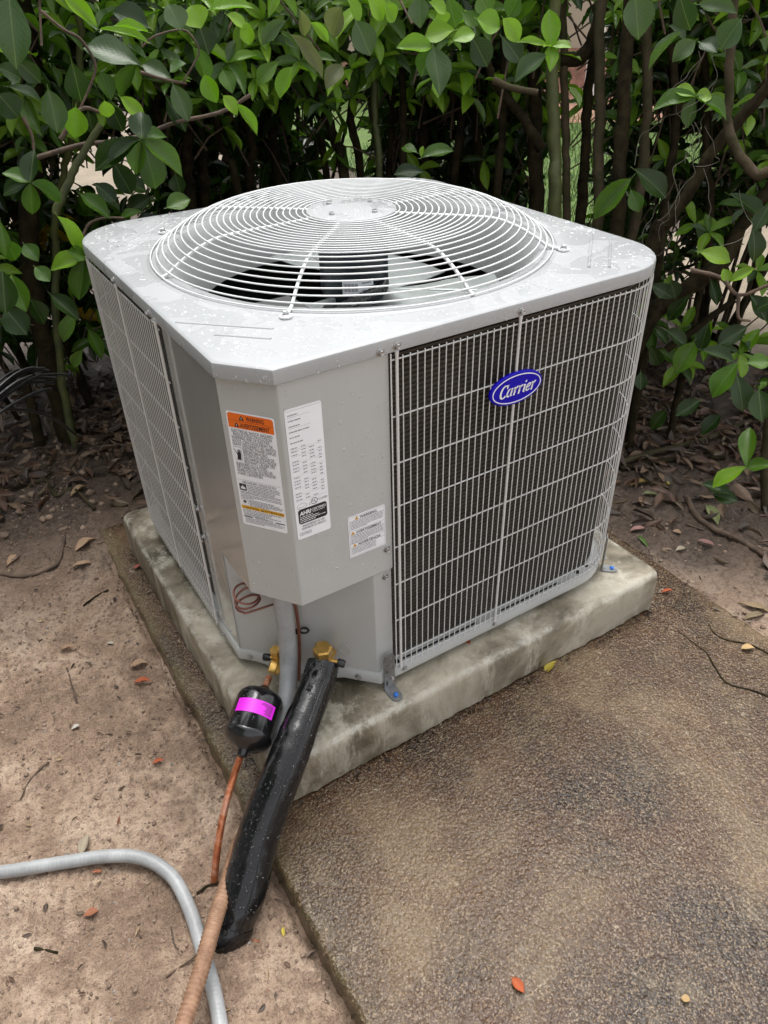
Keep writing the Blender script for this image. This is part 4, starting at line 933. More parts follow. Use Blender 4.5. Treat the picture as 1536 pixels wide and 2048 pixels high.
# ------------------------------------------------------------------ print on stickers
_tc = bpy.data.curves.new('tmp_text', 'FONT'); _to = bpy.data.objects.new('tmp_text', _tc); C.objects.link(_to)
_cache = {}
def text_geo(s, bold=0.0):
    k = (s, bold)
    if k not in _cache:
        _tc.body = s; _tc.size = 1.0; _tc.resolution_u = 2; _tc.offset = bold
        dg = bpy.context.evaluated_depsgraph_get(); dg.update()
        e = _to.evaluated_get(dg); me = e.to_mesh()
        _cache[k] = ([v.co.copy() for v in me.vertices], [tuple(p.vertices) for p in me.polygons]); e.to_mesh_clear()
    return _cache[k]
class Sticker:
    """flat print on a plane: o = top left corner, u right, n outward; sizes in metres"""
    def __init__(s, name, parent, o, u, n, w, h, face='white', r=0.004):
        s.o = Vector(o); s.u = Vector(u).normalized(); s.n = Vector(n).normalized(); s.v = s.n.cross(s.u); s.w, s.h = w, h
        mb = MB(); P = [(x, y - h) for x, y in arc_pts(r, r, r, 180, 270, 4) + arc_pts(w - r, r, r, 270, 360, 4) + arc_pts(w - r, h - r, r, 0, 90, 4) + arc_pts(r, h - r, r, 90, 180, 4)]
        k = len(P); mb.add([s.p(x, y, 0.0000) for x, y in P] + [s.p(x, y, 0.0005) for x, y in P], [tuple(range(k, 2 * k))] + [(i, (i + 1) % k, k + (i + 1) % k, k + i) for i in range(k)])
        s.ob = mb.build(name, face, parent); s.layers = {}
    def p(s, x, y, d=0.0008): return s.o + s.u * x + s.v * y + s.n * d
    def poly(s, P, m, d=0.0008): s.layers.setdefault((m, d), MB()).add([s.p(x, -y, d) for x, y in P], [tuple(range(len(P)))])
    def rect(s, x0, y0, x1, y1, m, d=0.0008): s.poly([(x0, y1), (x1, y1), (x1, y0), (x0, y0)], m, d)
    def text(s, t, x, y, size, m='ink', align='L', d=0.0011, bold=0.0, maxw=None, shear=0.0):
        v, f = text_geo(t, bold); wd = max(q.x for q in v) if v else 0; sx = size
        if maxw and wd * size > maxw: sx = maxw / wd
        ox = x - (wd * sx / 2 if align == 'C' else wd * sx if align == 'R' else 0)
        s.layers.setdefault((m, d), MB()).add([s.p(ox + (q.x + shear * q.y) * sx, -y + q.y * size, d) for q in v], f)
    def dashes(s, x0, x1, y, h, m='inkgrey', seed=0, fill=0.9):
        """a line of print too small to read in the photograph"""
        rg = random.Random(seed * 77 + int(y * 1e5)); x = x0; end = x0 + (x1 - x0) * (fill if fill < 1 else 1)
        while x < end:
            wl = rg.uniform(0.0012, 0.0052); s.rect(x, y - h, min(x + wl, end), y, m, 0.0010); x += wl + 0.0009
    def tri(s, x, y, h, m='ink'): s.poly([(x - h * 0.58, y), (x + h * 0.58, y), (x, y - h)], m, 0.0011); s.rect(x - h * 0.06, y - h * 0.62, x + h * 0.06, y - h * 0.2, 'white' if m == 'ink' else 'ink', 0.0014)
    def done(s):
        nm = {'ink': 'lettering', 'inkgrey': 'fine_print', 'orange': 'orange_band', 'yellow': 'yellow_band', 'white': 'white_lettering', 'badge_white': 'white_lettering'}
        for (m, d), mb in s.layers.items():
            o = obj(nm.get(m, 'print'), mesh_from('print', mb.v, mb.f), m, s.ob)
            o['kind'] = 'stuff'
# warning sticker on the corner facet
cu = Vector((0.0665 - 0.0065, 0.006 - 0.0895, 0)).normalized(); cn = Vector((-0.8120, -0.5836, 0)).normalized()
c0 = Vector((0.0065, 0.0895, 0)); O = c0 + cu * 0.0105 + Vector((0, 0, 0.784)) + cn * 0.0003
st = Sticker('warning_label', service, O, cu, cn, 0.0815, 0.208)
W = 0.0815
st.poly([(0.0022, 0.027), (W - 0.0022, 0.027), (W - 0.0022, 0.005), (W - 0.005, 0.0022), (0.005, 0.0022), (0.0022, 0.005)], 'orange')
st.rect(0.0022, 0.0143, W - 0.0022, 0.0147, 'ink', 0.0010)
st.text('WARNING', W * 0.60, 0.0124, 0.0105, align='C', bold=0.012, maxw=0.030); st.tri(W * 0.32, 0.0124, 0.0078)
st.text('AVERTISSEMENT', W * 0.58, 0.0248, 0.0105, align='C', bold=0.012, maxw=0.050); st.tri(W * 0.20, 0.0248, 0.0078)
y = 0.0345
for t, x, mw in [('ELECTRICAL SHOCK HAZARD', 0.0055, 0.070), ("RISQUE D'\u00c9LECTROCUTION", 0.0075, 0.066), ('WARNING: RISK OF ELECTRIC', 0.0040, 0.066), ('SHOCK. CAN CAUSE INJURY OR', 0.0040, 0.070), ('DEATH. DISCONNECT ALL REMOTE', 0.0040, 0.0745),
              ('ELECTRIC POWER SUPPLIES', 0.0205, 0.058), ('BEFORE SERVICING.', 0.0205, 0.043), ('ATTENTION: RISQUE DE', 0.0205, 0.053), ('D\u00c9CHARGE \u00c9LECTRIQUE', 0.0205, 0.056), ('POUVANT CAUSER DES', 0.0205, 0.053),
              ('BLESSURES OU LA MORT.', 0.0048, 0.056), ('D\u00c9CONNECTER TOUTES LES', 0.0048, 0.063), ('ALIMENTATIONS \u00c9LECTRIQUES', 0.0048, 0.068), ("AVANT L'ENTRETIEN.", 0.0048, 0.045)]:
    st.text(t, x, y, 0.0074, maxw=mw); y += 0.00585
# shock pictogram: hand and lightning
st.rect(0.0040, 0.0605, 0.0178, 0.0840, 'inkgrey'); st.rect(0.0044, 0.0610, 0.0174, 0.0835, 'white', 0.0010)
st.poly([(0.0085, 0.083), (0.0155, 0.083), (0.0165, 0.0735), (0.0158, 0.0650), (0.0147, 0.0650), (0.0146, 0.0705), (0.0138, 0.0640), (0.0127, 0.0640), (0.0128, 0.0705), (0.0115, 0.0655), (0.0104, 0.0658), (0.0110, 0.0725), (0.0092, 0.0690), (0.0082, 0.0695), (0.0098, 0.0760)], 'ink', 0.0012)
st.poly([(0.0045, 0.0640), (0.0078, 0.0668), (0.0068, 0.0690), (0.0100, 0.0712), (0.0062, 0.0700), (0.0070, 0.0675), (0.0045, 0.0652)], 'ink', 0.0013)
st.rect(0.003, 0.1195, W - 0.003, 0.1199, 'inkgrey'); st.text('FIRE HAZARD / RISQUE DE FEU', W / 2, 0.1260, 0.0064, align='C', maxw=0.060)
st.rect(0.0040, 0.1275, 0.0165, 0.1400, 'ink'); st.poly([(0.0050, 0.1392), (0.0155, 0.1392), (0.0150, 0.1352), (0.0130, 0.1318), (0.0126, 0.1345), (0.0102, 0.1290), (0.0092, 0.1340), (0.0070, 0.1312), (0.0068, 0.1350)], 'white', 0.0012)
st.rect(0.0050, 0.1370, 0.0155, 0.1392, 'ink', 0.0014)
for i in range(5): st.dashes(0.0185, W - 0.004, 0.1290 + i * 0.0029, 0.0013, seed=i, fill=0.82 + 0.16 * (i < 3))
st.text("EXPLOSION HAZARD / RISQUE D'EXPLOSION", W / 2, 0.1457, 0.0058, align='C', maxw=0.072)
for i in range(3): st.dashes(0.004, W - 0.004, 0.1490 + i * 0.0027, 0.0012, seed=10 + i, fill=(1, 1, 0.3)[i])
st.rect(0.0040, 0.1560, 0.0160, 0.1660, 'inkgrey'); st.rect(0.0044, 0.1564, 0.0156, 0.1656, 'white', 0.0010)
st.poly([(0.0100 + (0.0042 if k % 2 else 0.0020) * math.cos(k * math.pi / 6), 0.1612 - (0.0042 if k % 2 else 0.0020) * math.sin(k * math.pi / 6)) for k in range(12)], 'ink', 0.0012)
for i in range(5): st.dashes(0.0180, W - 0.003, 0.1578 + i * 0.0025, 0.0012, seed=20 + i, fill=(0.75, 0.9, 1, 0.95, 0.6)[i])
st.rect(0.0022, 0.1690, W - 0.0022, 0.1755, 'yellow'); st.text('CAUTION', 0.0200, 0.1745, 0.0062, align='C', bold=0.008); st.text('ATTENTION', 0.0610, 0.1745, 0.0062, align='C', bold=0.008); st.tri(W * 0.49, 0.1744, 0.0050)
for i in range(5): st.dashes(0.004, W - 0.006, 0.1783 + i * 0.0027, 0.0012, seed=30 + i, fill=(0.98, 0.75, 0.7, 0.95, 0.55)[i])
st.rect(0.004, 0.1902, 0.0195, 0.1920, 'ink'); st.rect(W - 0.0195, 0.1902, W - 0.003, 0.1920, 'ink'); st.text('SERVICE/SERVICE', W / 2, 0.1922, 0.0052, align='C', maxw=0.032)
for i in range(4): st.dashes(0.006, W - 0.004, 0.1948 + i * 0.0026, 0.0011, seed=40 + i, fill=(0.9, 1, 0.95, 0.5)[i])
st.done()
# rating plate
st = Sticker('rating_plate', service, (0.0725, 0.0057, 0.797), (1, 0, 0), (0, -1, 0), 0.060, 0.234)
W = 0.060
st.rect(0.002, 0.003, W - 0.002, 0.0034, 'inkgrey')
for i, (x0, x1, f) in enumerate([(0.004, 0.034, 0.55), (0.004, 0.034, 0.7), (0.004, 0.034, 0.6), (0.004, 0.038, 1), (0.004, 0.034, 0.55), (0.004, 0.034, 0.7)]):
    st.dashes(x0, x1, 0.0110 + i * 0.0092, 0.0017, 'inkgrey', 50 + i, f)
    if i < 4 and i % 2 == 0: st.rect(0.003, 0.0132 + i * 0.0092, 0.040, 0.0135 + i * 0.0092, 'inkgrey')
for i in range(17):
    yy = 0.0660 + i * 0.0058
    if i % 2 == 0: st.rect(0.003, yy + 0.0020, W - 0.003, yy + 0.00225, 'inkgrey')
    for k, (a, b) in enumerate(((0.004, 0.018), (0.021, 0.030), (0.034, 0.045), (0.049, 0.056))):
        if (i * 7 + k * 3) % 5 != 1: st.dashes(a, b, yy, 0.0015, 'inkgrey', 70 + i * 4 + k, 0.75)
# listing mark, star mark, certification box
cx, cy, rr = 0.0345, 0.1690, 0.0060
for k in range(24):
    a, b = 2 * math.pi * k / 24, 2 * math.pi * (k + 1) / 24
    st.poly([(cx + rr * math.cos(b), cy + rr * math.sin(b)), (cx + rr * math.cos(a), cy + rr * math.sin(a)), (cx + (rr - 0.0009) * math.cos(a), cy + (rr - 0.0009) * math.sin(a)), (cx + (rr - 0.0009) * math.cos(b), cy + (rr - 0.0009) * math.sin(b))], 'ink')
st.text('U', cx - 0.0017, cy + 0.0010, 0.0066, align='C', bold=0.01); st.text('L', cx + 0.0020, cy + 0.0036, 0.0066, align='C', bold=0.01)
st.text('C', 0.0262, 0.1735, 0.0050, align='C'); st.text('US LISTED', 0.0416, 0.1705, 0.0052, maxw=0.016)
for k in range(20):
    a, b = 2 * math.pi * k / 20, 2 * math.pi * (k + 1) / 20
    st.poly([(0.0125 + 0.0085 * math.cos(b), 0.1715 + 0.0058 * math.sin(b)), (0.0125 + 0.0085 * math.cos(a), 0.1715 + 0.0058 * math.sin(a)), (0.0125 + 0.0080 * math.cos(a), 0.1715 + 0.0053 * math.sin(a)), (0.0125 + 0.0080 * math.cos(b), 0.1715 + 0.0053 * math.sin(b))], 'inkgrey')
st.poly([(0.006, 0.1738), (0.010, 0.1722), (0.013, 0.1733), (0.019, 0.1700), (0.019, 0.1704), (0.013, 0.1738), (0.010, 0.1728), (0.006, 0.1743)], 'inkgrey', 0.0010)
P = arc_pts(0.009, 0.1815, 0.0045, 180, 270, 4) + arc_pts(W - 0.009, 0.1815, 0.0045, 270, 360, 4) + arc_pts(W - 0.009, 0.2005, 0.0045, 0, 90, 4) + arc_pts(0.009, 0.2005, 0.0045, 90, 180, 4)
st.poly(P[::-1], 'ink')
st.text('AHRI', 0.0070, 0.1885, 0.0105, 'white', bold=0.03, maxw=0.0195, shear=0.15); st.text('CERTIFIED', 0.0282, 0.1862, 0.0066, 'white', bold=0.01, maxw=0.0255)
st.dashes(0.030, 0.053, 0.1890, 0.0010, 'white', 5); 
for i in range(4): st.dashes(0.007, 0.052, 0.1925 + i * 0.0032, 0.0013, 'white', 60 + i, (0.5, 0.75, 1, 0.6)[i])
st.text('ENGINEERED IN USA', W / 2, 0.2110, 0.0054, align='C', maxw=0.040); st.text('ASSEMBLED IN MEXICO', W / 2, 0.2165, 0.0054, align='C', maxw=0.044)
for i in range(3): st.dashes(0.004, 0.030, 0.2225 + i * 0.0022, 0.0009, 'inkgrey', 90 + i, 0.8)
st.done()
# small three-language caution sticker
st = Sticker('caution_label', service, (0.1645, 0.0057, 0.570), (1, 0, 0), (0, -1, 0), 0.0725, 0.086, r=0.002)
W = 0.0725
for a in (0.0018, W - 0.0021): st.rect(a, 0.002, a + 0.0003, 0.084, 'ink')
for b in (0.002, 0.0095, 0.0310, 0.0385, 0.0570, 0.0645, 0.0837): st.rect(0.0018, b, W - 0.0018, b + 0.0003, 'ink')
for t, yy in (('WARNING', 0.0085), ('AVERTISSEMENT', 0.0375), ('ADVERTENCIA', 0.0635)):
    v, f = text_geo(t); wd = max(q.x for q in v) * 0.0068
    st.text(t, W / 2 + 0.003, yy, 0.0068, align='C', bold=0.012); st.tri(W / 2 - wd / 2 - 0.0035, yy, 0.0062, 'yellow')
for k, y0 in enumerate((0.0125, 0.0415, 0.0675)):
    for i in range(6 if k < 2 else 5): st.dashes(0.004, W - 0.004 if k < 2 else W - 0.02, y0 + i * 0.0029, 0.0012, 'inkgrey', 100 + k * 9 + i, 1 if i < 5 else 0.5)
st.done()
# oval maker's badge
bc = Vector((0.5025, -0.006, 0.7155)); mb = MB(); n = 48
def ell(a, b, y): return [(bc.x + a * math.cos(2 * math.pi * k / n), y, bc.z + b * math.sin(2 * math.pi * k / n)) for k in range(n)]
mb.loft([ell(0.0566, 0.0288, 0.002), ell(0.0581, 0.0302, -0.0005), ell(0.0581, 0.0302, -0.0045), ell(0.0566, 0.0288, -0.0062)], True, True, True)
badge = mb.build('maker_badge', 'badge_blue', AC, True, 30)
mb = MB(); mb.loft([ell(0.0538, 0.0259, -0.0061), ell(0.0538, 0.0259, -0.0068), ell(0.0519, 0.0242, -0.0068), ell(0.0519, 0.0242, -0.0061)]); mb.build('oval_border', 'badge_white', badge)
def letters():
    mb = MB(); X = 0.0
    sc_ = 0.0158; sh = 0.28
    def pen(pts, wf, x0):
        P = [Vector((x, y)) for x, y in pts]; Lft = []; Rgt = []
        for i, p in enumerate(P):
            t = (P[min(i + 1, len(P) - 1)] - P[max(i - 1, 0)]).normalized(); nrm = Vector((-t.y, t.x)); wv = wf(i / (len(P) - 1), t) / 2
            Lft.append(p + nrm * wv); Rgt.append(p - nrm * wv)
        def M3(q, y): return (bc.x - 0.0404 + (x0 + q.x + sh * q.y) * sc_, y, bc.z - 0.0108 + q.y * sc_)
        mb.loft([[M3(a, -0.0066), M3(b, -0.0066), M3(b, -0.0072), M3(a, -0.0072)] for a, b in zip(Lft, Rgt)], True, True, True)
    nib = lambda lo, hi: (lambda t, d: lo + (hi - lo) * abs(d.y))
    def earc(cx, cy, rx, ry, a0, a1, k=18): return [(cx + rx * math.cos(R(a0 + (a1 - a0) * i / k)), cy + ry * math.sin(R(a0 + (a1 - a0) * i / k))) for i in range(k + 1)]
    # C
    pen(earc(0.56, 0.72, 0.46, 0.70, 48, 318, 26), nib(0.10, 0.25), 0); pen([(0.90, 1.46), (0.90, 1.00)], nib(0.1, 0.12), 0)
    def a_(x): pen(earc(0.34, 0.45, 0.26, 0.42, 70, 300, 20), nib(0.09, 0.21), x); pen([(0.66, 0.92), (0.64, 0.5), (0.62, 0.16), (0.68, 0.05), (0.82, 0.10)], nib(0.09, 0.21), x); pen(earc(0.40, 0.58, 0.25, 0.30, 20, 100, 8), nib(0.09, 0.10), x)
    def r_(x): pen([(-0.02, 0.80), (0.10, 0.90), (0.18, 0.86), (0.18, 0.5), (0.18, 0.0)], nib(0.10, 0.22), x); pen([(0.20, 0.52), (0.30, 0.78), (0.40, 0.90), (0.50, 0.86)], lambda t, d: 0.10 + 0.16 * t, x)
    def i_(x): pen([(0.0, 0.80), (0.12, 0.90), (0.18, 0.84), (0.17, 0.45), (0.17, 0.14), (0.24, 0.04), (0.36, 0.10)], nib(0.09, 0.22), x); pen([(0.10, 1.24), (0.28, 1.24)], lambda t, d: 0.20, x)
    def e_(x): pen([(0.12, 0.42), (0.34, 0.46), (0.52, 0.56), (0.58, 0.72), (0.50, 0.86), (0.36, 0.88), (0.20, 0.74), (0.11, 0.48), (0.14, 0.22), (0.28, 0.06), (0.46, 0.08), (0.62, 0.22)], nib(0.09, 0.20), x)
    a_(1.00); r_(1.94); r_(2.60); i_(3.26); e_(3.66); r_(4.42)
    o = mb.build('maker_name', 'badge_white', badge); o['kind'] = 'stuff'
letters()
bpy.data.objects.remove(_to); bpy.data.curves.remove(_tc)

# perforated hold-down straps with blue anchors
def bracket(pos, n):
    q = Vector(n).to_track_quat('-Y', 'Z')
    mb = MB(); w2, h = 0.0125, 0.072; cols = [-w2, -0.0088, -0.0048, 0.0048 - 0.0015, 0.0088 - 0.0015, w2]; rz = [k * 1.36 for k in (0.0, 0.010, 0.020, 0.026, 0.036, 0.042, 0.052, 0.058, 0.066, h)]
    cols = [-0.0125, -0.0085, -0.0045, 0.0030, 0.0070, 0.0125]
    for i in range(5):
        for j in range(9):
            hole = (i == 1 and j in (1, 4, 6)) or (i == 3 and j in (2, 5, 7))
            if hole: continue
            x0, x1 = cols[i], cols[i + 1]
            if j == 8 and i in (0, 4): x0, x1 = (x0 + 0.002, x1) if i == 0 else (x0, x1 - 0.003)
            mb.box((x0, -0.0022, rz[j]), (x1, 0, rz[j + 1]))
    f = [(-0.0125, 0), (-0.0125, -0.026)] + arc_pts(0, -0.026, 0.0125, 180, 360, 10)[1:] + [(0.0125, 0)]
    mb.prism(f, 0.0, 0.0022)
    for v in mb.v: v[:] = (q @ v) + Vector(pos)
    b = mb.build('hold_down_bracket', 'zinc', AC)
    mb = MB(); mb.lathe([(0.0001, 0.002), (0.0048, 0.002), (0.0048, 0.006), (0.0025, 0.0075), (0.0001, 0.0075)], 8)
    c = q @ Vector((0, -0.024, 0)); 
    for v in mb.v: v += c + Vector(pos)
    mb.build('anchor_screw', 'blue_paint', b)
    screw(b, Vector(pos) + q @ Vector((0.005, -0.0022, 0.030)), n, 0.8)
bracket((0.233, -0.0005, 0.1175), (0, -1, 0)); bracket((0.864, 0.036, 0.1175), (0.7071, -0.7071, 0))

# brass service valves, capillary coil, thin copper line and clip on the valve panel
def hexnut(mb, p, ax, r, h, r2=None):
    mb.lathe([(0.0001, 0), (r * 0.9, 0), (r, h * 0.12), (r, h * 0.86), (r * 0.86, h), (0.0001, h)], 6, ax, p)
vz = Vector((0.052, 0.132, 0.2))
mb = MB(); ax = (fn + Vector((0, 0, 0.35))).normalized()
p = Vector((0.053, 0.131, 0.196)); mb.tube([p - fn * 0.05, p + fn * 0.004], 0.008, 12); mb.tube([p - Vector((0, 0, 0.02)), p + Vector((0, 0, 0.014))], 0.0085, 12)
hexnut(mb, p + Vector((0, 0, 0.008)), (fn * 0.25 + Vector((0, 0, 1))), 0.0125, 0.019)
liqdir = (Vector((0.0, 0.085, 0.182)) - Vector((0.045, 0.128, 0.186))).normalized()
hexnut(mb, p + Vector((-0.004, -0.001, -0.010)), (liqdir + Vector((0, 0, -0.35))), 0.0125, 0.024)
side = fdir
mb.tube([p, p + side * 0.016 + fn * 0.004], 0.0048, 10)
liq_valve = mb.build('service_valve', 'brass', AC, True, 30)
mb = MB(); mb.lathe([(0.0001, 0), (0.0072, 0), (0.0078, 0.003), (0.0078, 0.013), (0.006, 0.0155), (0.0001, 0.0155)], 14, side + fn * 0.2, p + side * 0.013 + fn * 0.003); mb.build('valve_cap', 'black', liq_valve, True, 40)
mb = MB(); p2 = Vector((0.1115, 0.040, 0.236))
mb.tube([p2 - fn * 0.05 - Vector((0, 0, 0.03)), p2 - Vector((0, 0, 0.016))], 0.009, 12); mb.tube([p2 - Vector((0, 0, 0.02)), p2 + Vector((0, 0, 0.012))], 0.0135, 14)
hexnut(mb, p2 + Vector((0, 0, 0.012)), Vector((-0.05, -0.12, 1)), 0.0185, 0.025)
mb.tube([p2, p2 - fdir * 0.030], 0.005, 10)
suc_valve = mb.build('service_valve', 'brass', AC, True, 30)
mb = MB(); mb.lathe([(0.0001, 0), (0.0074, 0), (0.008, 0.003), (0.008, 0.013), (0.006, 0.0155), (0.0001, 0.0155)], 14, -fdir + Vector((0, 0, -0.2)), p2 - fdir * 0.028); mb.build('valve_cap', 'black', suc_valve, True, 40)
pts = []
for i in range(64):
    t = i / 63; a = R(-150 + 980 * t); c = Vector((0.036, 0.183, 0.356 - 0.040 * t)) + fn * 0.014
    pts.append(c + fdir * 0.0235 * math.cos(a) + fn * 0.0235 * math.sin(a) + Vector((0, 0, 0.004 * math.sin(a + 1 + 5 * t))))
pts = [Vector((0.082, 0.140, 0.44)), Vector((0.072, 0.150, 0.40))] + pts[5:] + [Vector((0.085, 0.140, 0.325)), Vector((0.10, 0.135, 0.34))]
mb = MB(); mb.tube(resample(spline(pts, 3), 0.003), 0.0023, 8); mb.build('capillary_coil', 'copper_dull', AC, True, 60)
mb = MB(); mb.tube(spline([(0.085, 0.125, 0.43)] + THIN, 6), 0.0034, 10); mb.build('thin_copper_line', 'copper_dull', AC, True, 60)
mb = MB(); c = Vector((0.100, 0.112, 0.262)); lp = []
q = (Vector((0, 0, 1)) + fn * 0.5).to_track_quat('Z', 'Y')
pts = [c - fdir * 0.001 + (-fdir * (0.0085 * math.cos(t) + 0.008) + fn * 0.007 * math.sin(t)) for t in [2 * math.pi * k / 20 for k in range(21)]]
mb.tube(pts, 0.0022, 8); mb.box((c.x - 0.014, c.y - 0.002, c.z - 0.006), (c.x - 0.004, c.y + 0.006, c.z + 0.001)); mb.build('cable_clip', 'black', AC, True, 50)

# ------------------------------------------------------------------ pipes and conduits
def hose():
    path = resample(spline(HOSE, 10), 0.006)
    for _ in range(14): path = [path[0]] + [(a + b * 2 + c) / 4 for a, b, c in zip(path, path[1:], path[2:])] + [path[-1]]
    n = len(path)
    rs = []
    for i, p in enumerate(path):
        t = i / (n - 1); r = 0.0310 + 0.0072 * min(1, t * 2.2) + 0.0006 * fbm(t * 9, 0.3) + 0.0003 * math.sin(i * 1.1)
        if abs(t - 0.70) < 0.012: r -= 0.0022
        if abs(t - 0.88) < 0.02: r -= 0.0022
        rs.append(r)
    t = thing('insulated_pipe', HOSE[-2], 'thick wet black foam insulated pipe slanting from the brass capped valve into the soil', 'pipe')
    mb = MB(); mb.tube(path, rs, 26)
    mb.v = [v + (v - path[min(i // 26, n - 1)]).normalized() * 0.0005 * fbm(v.x * 40, v.y * 40, v.z * 40) for i, v in enumerate(mb.v)]
    body = mb.build('foam_sleeve', 'foam', t, True, 70)
    # glued seam along the top, tape wraps near the ground
    mb = MB(); seam = []
    for i in range(3, n - 8):
        tg = (path[i + 1] - path[i - 1]).normalized(); vw = (CAM - path[i]); vw = (vw - tg * vw.dot(tg)).normalized(); sd_ = tg.cross(vw)
        seam.append(path[i] + (vw * 0.94 - sd_ * 0.34).normalized() * (rs[i] + 0.0004))
    mb.tube(seam[::2], 0.0012, 6); mb.build('glued_seam', 'foam', t, True, 60)
    for f0, f1 in ((0.71, 0.88),):
        i0, i1 = int(n * f0), int(n * f1); mb = MB(); mb.tube(path[i0:i1], [r + 0.0014 for r in rs[i0:i1]], 26, False); mb.build('tape_wrap', 'foam', t, True, 70)
    return t, path, rs
HOSE_T, HOSE_P, HOSE_R = hose()
def liquid():
    t = thing('liquid_line', LIQ[-2], 'copper pipe with a black filter drier and magenta sticker, left of the black foam pipe', 'copper pipe')
    path = spline(LIQ[2:], 16)
    c = Vector(LIQ[4]); ax = (Vector(LIQ[3]) - Vector(LIQ[5])); ax.normalize()
    mb = MB(); mb.tube(path, 0.0066, 12); mb.build('copper_tube', 'copper', t, True, 60)
    Lh = 0.052; r = 0.0445
    prof = [(0.0070, -Lh - 0.020), (0.0095, -Lh - 0.018), (0.0100, -Lh - 0.010), (0.012, -Lh - 0.007), (0.026, -Lh - 0.003), (0.038, -Lh + 0.004), (0.0435, -Lh + 0.012), (r + 0.0012, -Lh + 0.016), (r + 0.0012, -Lh + 0.021), (r, -Lh + 0.023),
            (r, Lh - 0.023), (r, Lh - 0.016), (0.0425, Lh - 0.007), (0.037, Lh - 0.001), (0.022, Lh + 0.004), (0.011, Lh + 0.007), (0.0095, Lh + 0.014), (0.0070, Lh + 0.016)]
    mb = MB(); mb.lathe([(a, b) for a, b in prof], 40, ax, c); dr = mb.build('filter_drier', 'drier_paint', t, True, 50)
    # magenta sticker wrapped on the side that faces up and out
    q = ax.to_track_quat('Z', 'Y'); toc = (CAM - c); toc = (toc - ax * toc.dot(ax)).normalized(); loc = q.inverted() @ toc; a_mid = math.atan2(loc.y, loc.x)
    def wrapd(r0, a0, a1, z0, z1, k=16):
        v = [c + q @ Vector((r0 * math.cos(a0 + (a1 - a0) * i / k), r0 * math.sin(a0 + (a1 - a0) * i / k), z)) for z in (z0, z1) for i in range(k + 1)]
        return v, [(i, i + 1, k + 2 + i, k + 1 + i) for i in range(k)]
    mb = MB(); mb.add(*wrapd(r + 0.0004, a_mid - 1.0, a_mid + 0.75, -0.004, 0.022)); lb = mb.build('magenta_sticker', 'magenta', dr, True)
    mb = MB(); rg = random.Random(4)
    for k in range(8): 
        z = -0.001 + k * 0.0027; e = rg.uniform(0.25, 0.55); mb.add(*wrapd(r + 0.0008, a_mid + 0.62 - e, a_mid + 0.62, z, z + 0.0010, 5))
    mb.build('fine_print', 'ink', lb, kind='stuff')
    return t, c, q, r
LIQ_T, DR_C, DR_Q, DR_R = liquid()
def ribbed(name, pts, r, m, label, cat, amp, pitch_, seg=16):
    path = resample(spline(pts, 10), pitch_ / 4)
    rs = [r + amp * (0.18 if p.z > 0.06 else 1.0) * (1.0, 0.35, -0.55, 0.35)[i % 4] for i, p in enumerate(path)]
    mb = MB(); mb.tube(path, rs, seg); o = mb.build(name, m, None, True, 180); tag(o, label, cat); return o
ribbed('power_conduit', COND[:7] + [(-0.112, -0.062, -0.02), (-0.135, -0.080, -0.09)], 0.0172, 'conduit', 'grey conduit dropping from under the service panel behind the black foam pipe', 'conduit', 0.0008, 0.009)
ribbed('buried_conduit', [(-0.128, -0.040, -0.07), (-0.140, -0.062, -0.01)] + COND[9:], 0.0125, 'dirty_conduit', 'tan soil-stained ribbed conduit crossing over the loose grey conduit', 'conduit', 0.0016, 0.0072)
ribbed('loose_conduit', GROUNDCOND, 0.0120, 'conduit', 'plain grey flexible conduit lying in a bend on the bare soil', 'conduit', 0.00022, 0.007)

# ------------------------------------------------------------------ leaves
def leaf_grid(kind):
    """unit leaf along +Y, half width 0.5 along X; returns verts, faces, uvs"""
    rows = 8; prof = {0: [0.03, 0.25, 0.40, 0.48, 0.50, 0.44, 0.28, 0.0], 1: [0.03, 0.18, 0.33, 0.44, 0.50, 0.47, 0.32, 0.0], 2: [0.04, 0.30, 0.45, 0.50, 0.48, 0.38, 0.22, 0.0]}[kind]
    v = []; uv = []; f = []
    cup, bend = [(0.34, 0.16), (0.24, 0.26), (0.40, 0.08)][kind]
    for i in range(rows):
        y = i / (rows - 1); w_ = prof[i]; z = -bend * y * y
        for k in (-1, -0.5, 0, 0.5, 1):
            wav = 0.03 * math.sin(y * 9 + kind) * abs(k)
            v.append((k * w_, y, z + cup * abs(k) ** 1.3 * w_ + wav)); uv.append((0.5 + 0.5 * k * (w_ / 0.5), y))
    for i in range(rows - 1):
        for k in range(4): a = i * 5 + k; f.append((a, a + 1, a + 6, a + 5))
    # stalk
    b = len(v); v += [(-0.012, -0.13, 0.02), (0.012, -0.13, 0.02), (0.014, 0.02, 0.0), (-0.014, 0.02, 0.0)]; uv += [(0.5, 0)] * 4; f.append((b, b + 1, b + 2, b + 3))
    return v, f, uv
def leaf_mesh(kind, name, m):
    v, f, uv = leaf_grid(kind); me = mesh_from(name, v, f, True); l = me.uv_layers.new(name='UVMap')
    for lp in me.loops: l.data[lp.index].uv = uv[lp.vertex_index]
    me.materials.append(M[m]); return me
LEAF = [leaf_mesh(k, 'leaf', 'leaf_single') for k in range(3)]
DEAD = [leaf_mesh(k, 'fallen_leaf', 'dead_single') for k in range(3)]
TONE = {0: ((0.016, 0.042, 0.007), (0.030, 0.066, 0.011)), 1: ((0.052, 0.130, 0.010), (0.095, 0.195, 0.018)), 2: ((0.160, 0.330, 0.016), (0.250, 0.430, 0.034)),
        3: ((0.052, 0.100, 0.034), (0.085, 0.140, 0.052)), 4: ((0.13, 0.15, 0.065), (0.18, 0.19, 0.085))}  # dark to bright greens carry the hedge's shade and light; grey-green and olive besides
